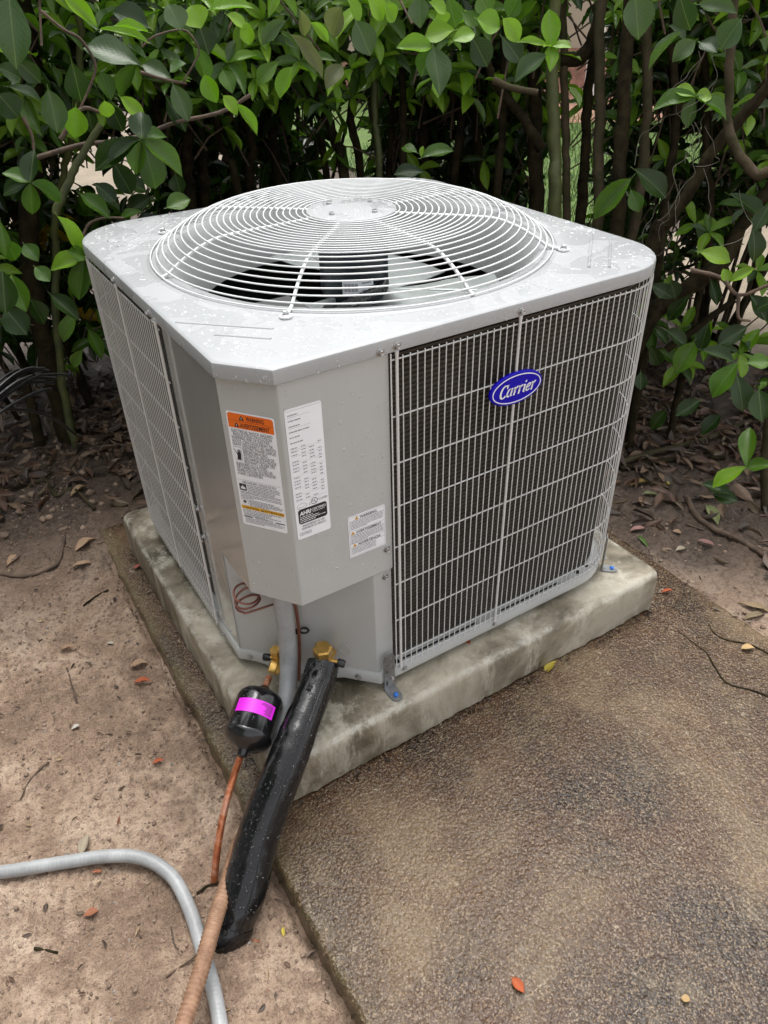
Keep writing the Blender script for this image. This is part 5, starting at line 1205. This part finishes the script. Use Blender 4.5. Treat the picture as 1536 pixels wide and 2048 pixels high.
def basis(b, t, width, nrm):
    """matrix that takes the unit leaf to base b, tip t"""
    y = (t - b); L = y.length; yn = y / L; z = (nrm - yn * nrm.dot(yn)); z.normalize(); x = yn.cross(z)
    return Matrix(((x.x * width, y.x, z.x * L, b.x), (x.y * width, y.y, z.y * L, b.y), (x.z * width, y.z, z.z * L, b.z), (0, 0, 0, 1)))
def put_leaf(me, parent, b, t, width, nrm, col, name='leaf'):
    o = bpy.data.objects.new(name, me); C.objects.link(o)
    m = basis(b, t, width, nrm); loc, rot, scl = m.decompose()
    o.parent = parent; o.location = loc - (wpos(parent) if parent else Vector()); o.rotation_euler = rot.to_euler(); o.scale = scl; o.color = (*col, 1)
    return o
GRIDS = [leaf_grid(k) for k in range(3)]
class Mass:
    """many leaves in one mesh, colour per leaf"""
    def __init__(s): s.v = []; s.f = []; s.c = []; s.uv = []
    def add(s, k, b, t, width, nrm, col):
        gv_, gf_, gu = GRIDS[k]; m = np.array(basis(b, t, width, nrm)); V = np.array(gv_) @ m[:3, :3].T + m[:3, 3]
        n = len(s.v); s.v += V.tolist(); s.f += [tuple(i + n for i in q) for q in gf_]; s.c += [(*col, 1)] * len(gv_); s.uv += gu
    def build(s, name, m, parent=None):
        me = mesh_from(name, s.v, s.f, True); ca = me.color_attributes.new('Col', 'FLOAT_COLOR', 'POINT')
        ca.data.foreach_set('color', np.array(s.c, dtype=np.float32).ravel())
        l = me.uv_layers.new(name='UVMap'); vi = np.empty(len(me.loops), dtype=np.int32); me.loops.foreach_get('vertex_index', vi)
        l.data.foreach_set('uv', np.array(s.uv, dtype=np.float32)[vi].ravel())
        o = obj(name, me, m, parent); o['kind'] = 'stuff'; return o

# ------------------------------------------------------------------ the hedge: six shrubs along a curve behind the unit
FRONT = [(-1.45, -1.3), (-1.35, 0.2), (-1.15, 1.30), (-0.3, 1.50), (0.35, 1.42), (0.95, 1.26), (1.45, 0.92), (1.78, 0.42), (2.05, -0.25), (2.3, -1.1)]  # first points carry unseen foliage, added at the left to block side light
def front_at(s):
    s = min(max(s, 0), len(FRONT) - 1.001); i = int(s); t = s - i
    a, b = Vector(FRONT[i]), Vector(FRONT[i + 1]); p = a.lerp(b, t); d = (b - a).normalized(); return p, Vector((-d.y, d.x))
names = ['at the far left behind the bundle of black cables', 'behind the left rear corner of the air conditioner', 'behind the left half of the fan guard',
         'behind the right half of the fan guard', 'behind the right rear corner of the air conditioner', 'at the far right, hung with grey moss']
CUT = [-0.10, 0.42, 0.80, 1.22, 1.62]       # shrub borders, measured along the picture's width
def which(p):
    d = Vector(p) - CAM; a = math.atan2(d.dot(right), d.dot(Vector((fwd.x, fwd.y, 0)).normalized()))
    for i, lim in enumerate((-0.36, -0.17, 0.02, 0.18, 0.34)):
        if a < lim: return i
    return 5
base_s = [2.2, 3.1, 4.05, 4.9, 5.6, 6.5]
SHRUB = []
for i in range(6):
    p, nrm = front_at(base_s[i]); q = p + nrm * 0.3
    SHRUB.append(thing('hedge_shrub', (q.x, q.y, 0.0), 'leafy evergreen hedge shrub ' + names[i], 'shrub', 'shrubs of the hedge'))
BARK = ['bark', 'bark_moss', 'green_stem']
for pts, r0, r1, c in STEMS:
    mid = pts[len(pts) // 2]; sp = spline(pts, 5); n = len(sp)
    sp = [p + Vector((fbm(p.x * 6, p.z * 6, i), fbm(p.y * 6, p.z * 6, 4), 0)) * 0.008 for i, p in enumerate(sp)] if r0 > 0.009 else sp
    rs = [r0 + (r1 - r0) * i / (n - 1) + r0 * 0.14 * fbm(i * 0.5, r0 * 300) for i in range(n)]
    mb = MB(); mb.tube(sp, rs, 9); mb.build('stem' if r0 > 0.0085 else 'twig', BARK[c] if r0 > 0.0085 else 'twig', SHRUB[which(mid)], True, 60)
rg = random.Random(21)
# single leaves seen in front
for b, t, wd, tone in LEAVES:
    b, t = Vector(b), Vector(t); lo, hi = TONE[tone]; f_ = rg.random(); col = tuple(a + (c - a) * f_ for a, c in zip(lo, hi))
    nrm = (CAM - b).normalized() * rg.uniform(0.55, 1.0) + Vector((rg.uniform(-0.35, 0.35), rg.uniform(-0.35, 0.35), rg.uniform(0.5, 1.0)))
    put_leaf(LEAF[rg.randrange(3)], SHRUB[which((b + t) / 2)], b, t, wd * rg.uniform(0.98, 1.08), nrm, col)
# more single leaves in whorls on the face of the hedge
def front_whorl(p, d, n, size, tones):
    d = Vector(d).normalized(); a = d.cross(Vector((0.3, 0.2, 1))).normalized(); b = d.cross(a); ph = rg.uniform(0, 6.28)
    for k in range(n):
        an = ph + 6.283 * k / n + rg.uniform(-.35, .35); o_ = (a * math.cos(an) + b * math.sin(an)) + d * rg.uniform(0.1, 0.6) + Vector((0, 0, -0.2)); L = size * rg.uniform(0.6, 1.15)
        lo, hi = TONE[rg.choice(tones)]; f_ = rg.random(); put_leaf(LEAF[rg.randrange(3)], SHRUB[which(p)], p, p + o_.normalized() * L, L * rg.uniform(0.34, 0.47), d + Vector((rg.uniform(-.3, .3), rg.uniform(-.3, .3), 0.8)), tuple(x + (y - x) * f_ for x, y in zip(lo, hi)))
def face_spots():
    n_ = 0
    while n_ < 230:
        s = rg.uniform(2.5, 7.2); z = rg.uniform(0.97, 1.30); dep = rg.uniform(-0.12, 0.22)
        if s < 3.4 and rg.random() < 0.5: z = rg.uniform(0.5, 1.0)
        if s > 6.0 and rg.random() < 0.5: z = rg.uniform(0.25, 1.0)
        p2, nr = front_at(s); p2 = p2 + nr * dep; p = Vector((p2.x, p2.y, z)); u, v_, zz = in_view(p)
        if zz < 0.1 or not (-80 < u < 1620 and -80 < v_ < 1000) or open_gap(u, v_): continue
        if 400 < u < 1250 and v_ > 210: continue
        n_ += 1; yield p, Vector((-nr.x, -nr.y, 0)) * rg.uniform(0.3, 1) + Vector((rg.uniform(-.5, .5), rg.uniform(-.5, .5), rg.uniform(0.2, 1)))
# the rest of the foliage: whorls of leaves at the ends of thin twigs
MASS = [Mass() for _ in range(6)]; TW = [MB() for _ in range(6)]
def whorl(p, dirv, n, size, tones, mass_i):
    d = Vector(dirv).normalized(); ref = Vector((0, 0, 1)) if abs(d.z) < 0.9 else Vector((1, 0, 0)); a = d.cross(ref).normalized(); b = d.cross(a)
    ph = rg.uniform(0, 6.28)
    for k in range(n):
        an = ph + 6.283 * k / n + rg.uniform(-0.35, 0.35); out = (a * math.cos(an) + b * math.sin(an)) * rg.uniform(0.8, 1.1) + d * rg.uniform(0.1, 0.7) + Vector((0, 0, -0.25))
        L = size * rg.uniform(0.7, 1.2); tip = p + out.normalized() * L; lo, hi = TONE[rg.choice(tones)]; f_ = rg.random(); col = tuple(x + (y - x) * f_ for x, y in zip(lo, hi))
        MASS[mass_i].add(rg.randrange(3), p, tip, L * rg.uniform(0.34, 0.46), d + Vector((0, 0, 0.8)) + Vector((rg.uniform(-.4, .4), rg.uniform(-.4, .4), 0)), col)
    TW[mass_i].tube([p - d * rg.uniform(0.10, 0.22) + Vector((0, 0, -0.03)), p - d * 0.05, p], [0.0030, 0.0026, 0.0018], 5, False)
def in_view(p):
    d = Vector(p) - CAM; z = d.dot(fwd); return (d.dot(right) / z * 1514.7 + 768, 1024 - d.dot(up) / z * 1514.7, z) if z > 0.1 else (-9999, -9999, 0)
cnt = 0
def open_gap(u, v):
    """gaps where the bright garden beyond shows through"""
    for (x, y, rx, ry) in ((1185, 95, 50, 110), (1390, 290, 70, 45), (1175, 330, 40, 60), (1420, 600, 90, 70), (190, 330, 100, 70), (1300, 250, 30, 60), (1500, 480, 60, 60), (1330, 480, 40, 40), (270, 390, 40, 40)):
        if ((u - x) / rx) ** 2 + ((v - y) / ry) ** 2 < 1: return True
    return False
for p, d in face_spots(): front_whorl(p, d, rg.choice((4, 5, 5)), rg.uniform(0.062, 0.098), [1, 1, 2, 2, 2, 3])
for i in range(6400):
    s = rg.uniform(0.1, 7.9); dep = rg.random() ** 0.8 * 1.05
    z = rg.triangular(0.85, 1.80, 1.2)
    low = rg.random()
    if s < 2.3: z = rg.triangular(0.6, 2.4, 1.4)  # raised on the unseen left side to shade the unit
    if low < 0.16: z = rg.uniform(0.22, 0.95)
    p2, nr = front_at(s); p2 = p2 + nr * (dep - (0.10 if z > 1.15 else 0.0)); p = Vector((p2.x, p2.y, z)); u, v_, zz = in_view(p)
    if zz > 0 and -100 < u < 1640 and v_ > -60:
        if open_gap(u, v_) and rg.random() < 0.93: continue
        if z < 0.95 and 330 < u < 1250 and rg.random() < 0.55: continue
        if dep < 0.25 and rg.random() < (0.15 if z > 1.02 else 0.6): continue
    elif rg.random() < 0.35: continue
    cnt += 1
    d = Vector((-nr.x, -nr.y, 0)) * rg.uniform(-0.2, 1.0) + Vector((rg.uniform(-.8, .8), rg.uniform(-.8, .8), rg.uniform(0.0, 1.0)))
    tones = [0, 0, 0, 1, 1] if dep > 0.3 else [0, 1, 1, 2, 2]  # deeper leaves get darker colours, front ones brighter: shade put into the tones
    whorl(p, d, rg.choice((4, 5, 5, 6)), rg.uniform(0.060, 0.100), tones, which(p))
for i in range(900):                      # unseen foliage added along the left to block side light
    p2, nr = front_at(rg.uniform(0.0, 2.1)); p2 = p2 + nr * rg.uniform(0, 0.6); whorl(Vector((p2.x, p2.y, rg.uniform(0.15, 2.5))), Vector((rg.uniform(-.8, .8), rg.uniform(-.8, .8), rg.uniform(0, 1))), 5, rg.uniform(0.09, 0.12), [0, 0, 1], 0)
for i in range(2300):                     # depth of the hedge, its shade put into dark leaf colours
    s = rg.uniform(2.3, 7.3); dep = rg.uniform(0.40, 1.25); z = rg.uniform(0.25, 1.40); p2, nr = front_at(s); p2 = p2 + nr * dep; p = Vector((p2.x, p2.y, z)); u, v_, zz = in_view(p)
    if zz < 0.1 or open_gap(u, v_) and rg.random() < 0.9: continue
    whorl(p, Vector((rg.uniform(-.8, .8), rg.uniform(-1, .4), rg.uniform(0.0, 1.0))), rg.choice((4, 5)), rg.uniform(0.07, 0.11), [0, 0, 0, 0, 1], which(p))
# slender stems deeper in the hedge
for i in range(70):
    s = rg.uniform(2.0, 7.6); dep = rg.uniform(0.35, 1.05); p2, nr = front_at(s); p2 = p2 + nr * dep
    r = rg.uniform(0.006, 0.020); p = Vector((p2.x, p2.y, -0.02)); pts = [p.copy()]
    le = Vector((rg.uniform(-.25, .25), rg.uniform(-.25, .25), 0))
    for k in range(5): p = p + Vector((le.x * 0.35 + rg.uniform(-.05, .05), le.y * 0.35 + rg.uniform(-.05, .05), 0.36)); pts.append(p.copy())
    u, v_, zz = in_view(pts[2])
    if open_gap(u, v_): continue
    sp = spline(pts, 4); mb = MB(); mb.tube(sp, [r * (1 - 0.5 * k / len(sp)) for k in range(len(sp))], 7); mb.build('stem', rg.choice(['bark', 'bark', 'bark_moss']), SHRUB[which(pts[2])], True, 60)
for i in range(6):
    if MASS[i].v: MASS[i].build('foliage', 'leaf_mass', SHRUB[i])
    if TW[i].v: TW[i].build('thin_twigs', 'twig', SHRUB[i], True, 60, kind='stuff')
print('whorls', cnt, sum(len(m.f) for m in MASS))

# yellow-leaved plant seen low through the left of the hedge
cr = thing('croton_plant', (0.05, 2.25, 0.0), 'yellow leaved plant glimpsed low behind the left of the hedge', 'plant')
for i in range(4):
    b = Vector((0.05 + rg.uniform(-.12, .12), 2.25 + rg.uniform(-.1, .1), 0)); mb = MB(); mb.tube(spline([b, b + Vector((rg.uniform(-.08, .08), 0, .3)), b + Vector((rg.uniform(-.15, .15), 0, .62))], 4), 0.006, 6); mb.build('stem', 'green_stem', cr, True)
for i in range(46):
    b = Vector((0.02 + rg.gauss(0, .16), 2.2 + rg.gauss(0, .12), rg.uniform(0.22, 0.72))); d = Vector((rg.uniform(-1, 1), rg.uniform(-1, .3), rg.uniform(-.6, .5))).normalized()
    put_leaf(LEAF[rg.randrange(3)], cr, b, b + d * rg.uniform(.1, .16), rg.uniform(.045, .06), Vector((-0.3, -1, 0.8)), rg.choice([(0.62, 0.36, 0.01), (0.55, 0.25, 0.01), (0.30, 0.30, 0.03), (0.70, 0.45, 0.03)]))

# grey air-plant strands hanging on the right-hand shrub
mo = thing('hanging_moss', (1.1, 0.1, 0.9), 'wispy grey moss strands hanging among the leaves at the right', 'moss'); mb = MB()
anchor = [Vector(q) for q in MOSS]
for i in range(14):
    p = anchor[i % len(anchor)] + Vector((rg.uniform(-.03, .03), rg.uniform(-.03, .03), rg.uniform(-.02, .04))); pts = [p.copy()]; d = Vector((rg.uniform(-.5, .5), rg.uniform(-.5, .5), -0.8))
    for k in range(rg.randrange(5, 12)):
        d = (d + Vector((rg.uniform(-.7, .7), rg.uniform(-.7, .7), rg.uniform(-.6, .35)))).normalized(); p = p + d * 0.022; pts.append(p.copy())
    mb.tube(spline(pts, 3), 0.0005, 4, False)
mb.build('moss_strand', 'moss_grey', mo, True, kind='stuff')

# bundle of black cables poking in at the left
cb = thing('cable_bundle', CABLE[0], 'bundle of thin black cables poking in at the left edge', 'cables')
for i in range(11):
    sh = Vector((rg.uniform(-.012, .012), rg.uniform(-.012, .012), rg.uniform(-.018, .018))); k = i / 10
    pts = [Vector(q) + sh * (1 + j * 0.8) + Vector((0, 0, (k - 0.5) * 0.035 * (j / 3.0))) for j, q in enumerate(CABLE)]; cutn = rg.uniform(0.7, 1.0)
    sp = spline(pts, 8); sp = sp[:max(8, int(len(sp) * cutn))]; mb = MB(); mb.tube(sp, rg.choice((0.0028, 0.0034, 0.004)), 7); mb.build('cable', 'black', cb, True, 60)
sp = spline(CABLE2, 8); mb = MB(); mb.tube(sp, 0.0035, 7); mb.build('cable', 'black', cb, True, 60)

# ------------------------------------------------------------------ things lying on the ground
def gz(x, y):
    if -0.105 < x < 1.122 and -1.9 < y < 1.06: return 0.0
    return soil_z(x, y)
for (bx, by), (tx, ty), wd, col, lift, roll, label in FALLEN:
    zb = gz(bx, by) + 0.004; zt = gz(tx, ty) + 0.004
    if label.startswith('orange petal'): zb = zt = 0.1215
    b = Vector((bx, by, zb + lift)); t = Vector((tx, ty, zt + (0.006 if lift == 0 else 0)))
    o = put_leaf(DEAD[rg.randrange(3)], None, b, t, wd, Vector((math.sin(roll), 0.2 * math.cos(roll), 1.0)), col, 'fallen_leaf')
    tag(o, label, 'leaf', 'fallen leaves')
for pts, r0, r1, m, label, cat in TWIGS:
    P = [Vector((x, y, gz(x, y) + r0 * (0.75 if r0 > 0.0016 else 0.1))) for x, y in pts]; sp = spline(P, 5); n = len(sp)
    sp = [p + Vector((0.002 * fbm(p.x * 20, p.y * 20, 1), 0.002 * fbm(p.x * 20, p.y * 20, 5), r0 * 0.3 * fbm(i * 0.4, r0))) for i, p in enumerate(sp)]
    mb = MB(); mb.tube(sp, [r0 + (r1 - r0) * i / (n - 1) + r0 * 0.15 * fbm(i * 0.7, r0 * 99) for i in range(n)], 8); o = mb.build('fallen_twig' if r0 < 0.008 else 'fallen_branch', m, None, True, 60); tag(o, label, cat, 'fallen twigs and branches')
# leaf litter under the hedge
LIT = Mass(); lc = [(0.10, 0.052, 0.032), (0.14, 0.08, 0.05), (0.05, 0.032, 0.022), (0.18, 0.115, 0.07), (0.07, 0.05, 0.038), (0.12, 0.085, 0.05), (0.22, 0.15, 0.095), (0.04, 0.028, 0.02)]
n = 0
while n < 5200:
    s = rg.uniform(2.0, 7.9); p2, nr = front_at(s); dep = rg.gauss(0.18, 0.34)
    p = p2 + nr * dep
    if -0.16 < p.x < 1.16 and p.y < 1.10: continue
    if p.x < 0.0 and (p.y < 1.18 + 0.15 * rg.random() or rg.random() < 0.45): continue
    a = rg.uniform(0, 6.283); L = rg.uniform(0.018, 0.075); t = p + Vector((math.cos(a), math.sin(a))) * L; z = gz(p.x, p.y) + rg.uniform(0.002, 0.018)
    LIT.add(rg.randrange(3), Vector((p.x, p.y, z)), Vector((t.x, t.y, z + rg.uniform(-0.008, 0.022))), L * rg.uniform(0.22, 0.5), Vector((rg.uniform(-.9, .9), rg.uniform(-.9, .9), rg.choice((1, 1, -1)))), rg.choice(lc)); n += 1
LIT.build('leaf_litter', 'dead_mass')
# scraps of leaf on the bare soil and along the slab edge
SCR = Mass()
for i in range(520):
    x = rg.uniform(-0.9, -0.12); y = rg.uniform(-0.5, 1.45)
    if i > 380: x = rg.uniform(1.13, 1.9); y = rg.uniform(-0.5, 0.7)
    a = rg.uniform(0, 6.283); L = rg.uniform(0.006, 0.020); z = gz(x, y) + 0.002
    SCR.add(rg.randrange(3), Vector((x, y, z)), Vector((x + L * math.cos(a), y + L * math.sin(a), z + rg.uniform(0, 0.004))), L * rg.uniform(0.12, 0.5), Vector((rg.uniform(-.6, .6), rg.uniform(-.6, .6), 1)), rg.choice(lc + [(0.40, 0.14, 0.06), (0.45, 0.33, 0.2), (0.05, 0.035, 0.03)]))
for i in range(420):                      # dirt and scraps gathered along the edges
    k = rg.random()
    if k < 0.35: x, y = -0.109 + rg.gauss(-0.006, 0.006), rg.uniform(-0.5, 1.0)
    elif k < 0.7: x, y = rg.uniform(-0.05, 0.98), -0.06 - abs(rg.gauss(0, 0.006))
    elif k < 0.85: x, y = 1.124 + rg.gauss(0, 0.012), rg.uniform(-0.5, 0.6)
    else: x, y = -0.055 - abs(rg.gauss(0, 0.006)), rg.uniform(-0.05, 0.9)
    a = rg.uniform(0, 6.283); L = rg.uniform(0.005, 0.016); z = gz(x, y) + 0.002
    SCR.add(rg.randrange(3), Vector((x, y, z)), Vector((x + L * math.cos(a), y + L * math.sin(a), z + rg.uniform(0, 0.004))), L * rg.uniform(0.1, 0.45), Vector((rg.uniform(-.6, .6), rg.uniform(-.6, .6), 1)), rg.choice(lc + [(0.30, 0.24, 0.16), (0.03, 0.02, 0.015)]))
SCR.build('leaf_scraps', 'dead_mass')
def pebbles(name, m, num, region, rmin, rmax):
    V = []; F = []
    base = [Vector(v) for v in ((1, 0, 0), (-1, 0, 0), (0, 1, 0), (0, -1, 0), (0, 0, 1), (0, 0, -1), (.6, .6, .5), (-.6, .6, .5), (.6, -.6, .5), (-.6, -.6, .5))]
    bm = bmesh.new(); bmesh.ops.create_icosphere(bm, subdivisions=1, radius=1); bv = [v.co.copy() for v in bm.verts]; bf = [tuple(v.index for v in f.verts) for f in bm.faces]; bm.free()
    k = 0
    while k < num:
        x, y = region(); 
        if -0.115 < x < 1.13 and y < 1.07: continue
        r = rmin + (rmax - rmin) * rg.random() ** 3; z = gz(x, y) + r * 0.15; sx, sy, sz = rg.uniform(.7, 1.3), rg.uniform(.7, 1.3), rg.uniform(.5, .9); b = len(V)
        for v in bv:
            q = 1 + 0.6 * noise.noise(v * 1.3 + Vector((x * 50, y * 50, 0))); V.append((x + v.x * r * sx * q, y + v.y * r * sy * q, z + v.z * r * sz * q))
        F.extend(tuple(i + b for i in f) for f in bf); k += 1
    o = obj(name, mesh_from(name, V, F, True), m); o['kind'] = 'stuff'
pebbles('soil_crumbs', 'crumb', 9000, lambda: (rg.uniform(-0.95, -0.1), rg.uniform(-0.6, 1.5)), 0.0009, 0.0048)
pebbles('soil_clods', 'crumb', 260, lambda: (rg.gauss(0.0, 0.25), rg.gauss(1.45, 0.2)), 0.004, 0.016)
pebbles('loose_grit', 'stone', 700, lambda: (rg.uniform(-0.9, -0.1), rg.uniform(-0.6, 1.4)), 0.001, 0.0035)
pebbles('right_hand_grit', 'crumb', 900, lambda: (rg.uniform(1.12, 1.8), rg.uniform(-0.5, 0.8)), 0.0015, 0.007)
# grass beyond the hedge
V = []; F = []
for i in range(9000):
    x, y = rg.uniform(2.6, 6.5), rg.uniform(2.2, 5.5)
    u, v_, zz = in_view((x, y, 0.03))
    if not (700 < u < 1600): continue
    h = rg.uniform(0.04, 0.10); a = rg.uniform(0, 6.28); b = len(V); dx, dy = math.cos(a) * 0.004, math.sin(a) * 0.004; lx, ly = rg.uniform(-.03, .03), rg.uniform(-.03, .03)
    V += [(x - dx, y - dy, 0.02), (x + dx, y + dy, 0.02), (x + lx, y + ly, 0.02 + h)]; F.append((b, b + 1, b + 2))
o = obj('lawn_grass', mesh_from('lawn_grass', V, F), 'grass'); o['kind'] = 'stuff'
# part of a pale house far beyond the hedge
hs_ = thing('house', (9.5, 6.2, 0.0), 'pale house front far beyond the hedge at the upper right', 'house')
def hbox(nm, lo, hi, m):
    mb = MB(); mb.box(lo, hi)
    rz = Matrix.Rotation(R(-32), 3, 'Z')
    for v in mb.v: v[:] = rz @ v + Vector((9.5, 6.2, 0))
    mb.build(nm, m, hs_)
hbox('wall', (-6, 0, 0), (9, 0.25, 3.2), 'cream'); hbox('plinth', (-6, -0.06, 0), (9, 0.0, 0.45), 'mulch'); hbox('roof', (-6.4, -0.6, 3.2), (9.4, 3.5, 3.4), 'twig')
hbox('porch_post', (-2.2, -1.2, 0), (-2.06, -1.06, 3.2), 'white_trim'); hbox('porch_post', (1.8, -1.2, 0), (1.94, -1.06, 3.2), 'white_trim')
for k in range(3): hbox('window', (-4 + k * 3.6, -0.02, 1.0), (-2.8 + k * 3.6, 0.02, 2.3), 'motor'); hbox('window_sill', (-4.06 + k * 3.6, -0.08, 0.93), (-2.74 + k * 3.6, -0.005, 1.0), 'white_trim')

# ------------------------------------------------------------------ rain drops
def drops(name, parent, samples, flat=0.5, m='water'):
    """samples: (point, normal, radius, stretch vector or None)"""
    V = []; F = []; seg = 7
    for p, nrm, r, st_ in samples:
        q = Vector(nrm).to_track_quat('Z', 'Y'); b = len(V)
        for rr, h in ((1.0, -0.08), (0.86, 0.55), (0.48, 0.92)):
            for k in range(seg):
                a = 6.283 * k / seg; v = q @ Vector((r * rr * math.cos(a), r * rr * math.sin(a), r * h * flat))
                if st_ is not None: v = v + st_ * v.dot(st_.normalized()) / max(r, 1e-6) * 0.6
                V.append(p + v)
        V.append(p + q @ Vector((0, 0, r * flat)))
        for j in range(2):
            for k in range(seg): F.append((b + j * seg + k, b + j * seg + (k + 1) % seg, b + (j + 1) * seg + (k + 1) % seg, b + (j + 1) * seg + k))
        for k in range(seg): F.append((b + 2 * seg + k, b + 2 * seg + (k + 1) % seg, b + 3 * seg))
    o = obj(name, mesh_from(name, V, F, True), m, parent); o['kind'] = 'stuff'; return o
sm = []
while len(sm) < 1500:
    x, y = rg.uniform(0.012, 0.888), rg.uniform(0.012, 0.888); d = math.hypot(x - 0.45, y - 0.45)
    if d < 0.403 or x + y < 0.085 or math.hypot(max(0, abs(x - 0.45) - 0.315), max(0, abs(y - 0.45) - 0.315)) > 0.125: continue
    if fbm(x * 9, y * 9, 3) < -0.12 and rg.random() < 0.8: continue
    r = 0.0010 + 0.0026 * rg.random() ** 2.2; a = rg.uniform(0, 6.28)
    sm.append((Vector((x, y, ZT)), (0, 0, 1), r, Vector((math.cos(a), math.sin(a), 0)) * r * rg.uniform(0, 1.4)))
for i in range(160):
    d, a = 0.092 * math.sqrt(rg.random()), rg.uniform(0, 6.28); r = 0.001 + 0.002 * rg.random() ** 2
    sm.append((Vector((0.45 + d * math.cos(a), 0.45 + d * math.sin(a), HZ + 0.0027)), (0, 0, 1), r, None))
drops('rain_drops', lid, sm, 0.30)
sm = []; DV = Vector((0, 0, -1))
for i in range(110):
    x = rg.uniform(0.07, 0.25); z = rg.uniform(0.44, 0.83)
    if (x < 0.134 and 0.56 < z < 0.80) or (x > 0.163 and 0.48 < z < 0.575): continue
    r = 0.0007 + 0.0016 * rg.random() ** 2.5; sm.append((Vector((x, 0.006, z)), (0, -1, 0), r, DV * r * rg.choice((0, 0, 0.6, 1.6))))
for i in range(70):
    t = rg.uniform(0.03, 0.97); z = rg.uniform(0.43, 0.83); p = c0.lerp(Vector((0.0665, 0.006, 0)), t); p.z = z
    if 0.1 < t < 0.93 and 0.57 < z < 0.79: continue
    r = 0.0007 + 0.0014 * rg.random() ** 2.5; sm.append((p, cn, r, DV * r * rg.choice((0, 0.6, 1.6))))
for i in range(26):
    t = rg.random(); p = Vector((0, 0.073, 0)).lerp(Vector((0.06, 0, 0)), t) if i % 2 else Vector((rg.uniform(0.06, 0.5), 0, 0)); p.z = rg.uniform(0.843, 0.858); r = rg.uniform(0.001, 0.0022)
    sm.append((p, cn if i % 2 else (0, -1, 0), r, DV * r * rg.uniform(0.3, 1.8)))
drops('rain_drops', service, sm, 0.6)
sm = []; k = len(HOSE_P)
for i in range(1100):
    j = rg.randrange(2, int(k * 0.9)); tg = (HOSE_P[j + 1] - HOSE_P[j - 1]).normalized(); vw = CAM - HOSE_P[j]; vw = (vw - tg * vw.dot(tg)).normalized(); a = rg.gauss(0, 0.75); nrm = vw * math.cos(a) + tg.cross(vw) * math.sin(a)
    sm.append((HOSE_P[j] + nrm * (HOSE_R[j] + 0.0003) + tg * rg.uniform(-.003, .003), nrm, 0.0007 + 0.0019 * rg.random() ** 3, None))
drops('rain_drops', HOSE_T, sm, 0.75, 'water_glint')
sm = []; vw = DR_Q.inverted() @ (CAM - DR_C).normalized(); am = math.atan2(vw.y, vw.x)
for i in range(150):
    a = am + rg.uniform(-1.2, 1.2); z = rg.uniform(-0.028, 0.034)
    if -0.006 < z < 0.024 and am - 1.05 < a < am + 0.8: continue
    nrm = DR_Q @ Vector((math.cos(a), math.sin(a), 0)); sm.append((DR_C + DR_Q @ Vector((DR_R * math.cos(a), DR_R * math.sin(a), z)), nrm, 0.0007 + 0.0013 * rg.random() ** 2, None))
drops('rain_drops', LIQ_T, sm, 0.6, 'water_glint')
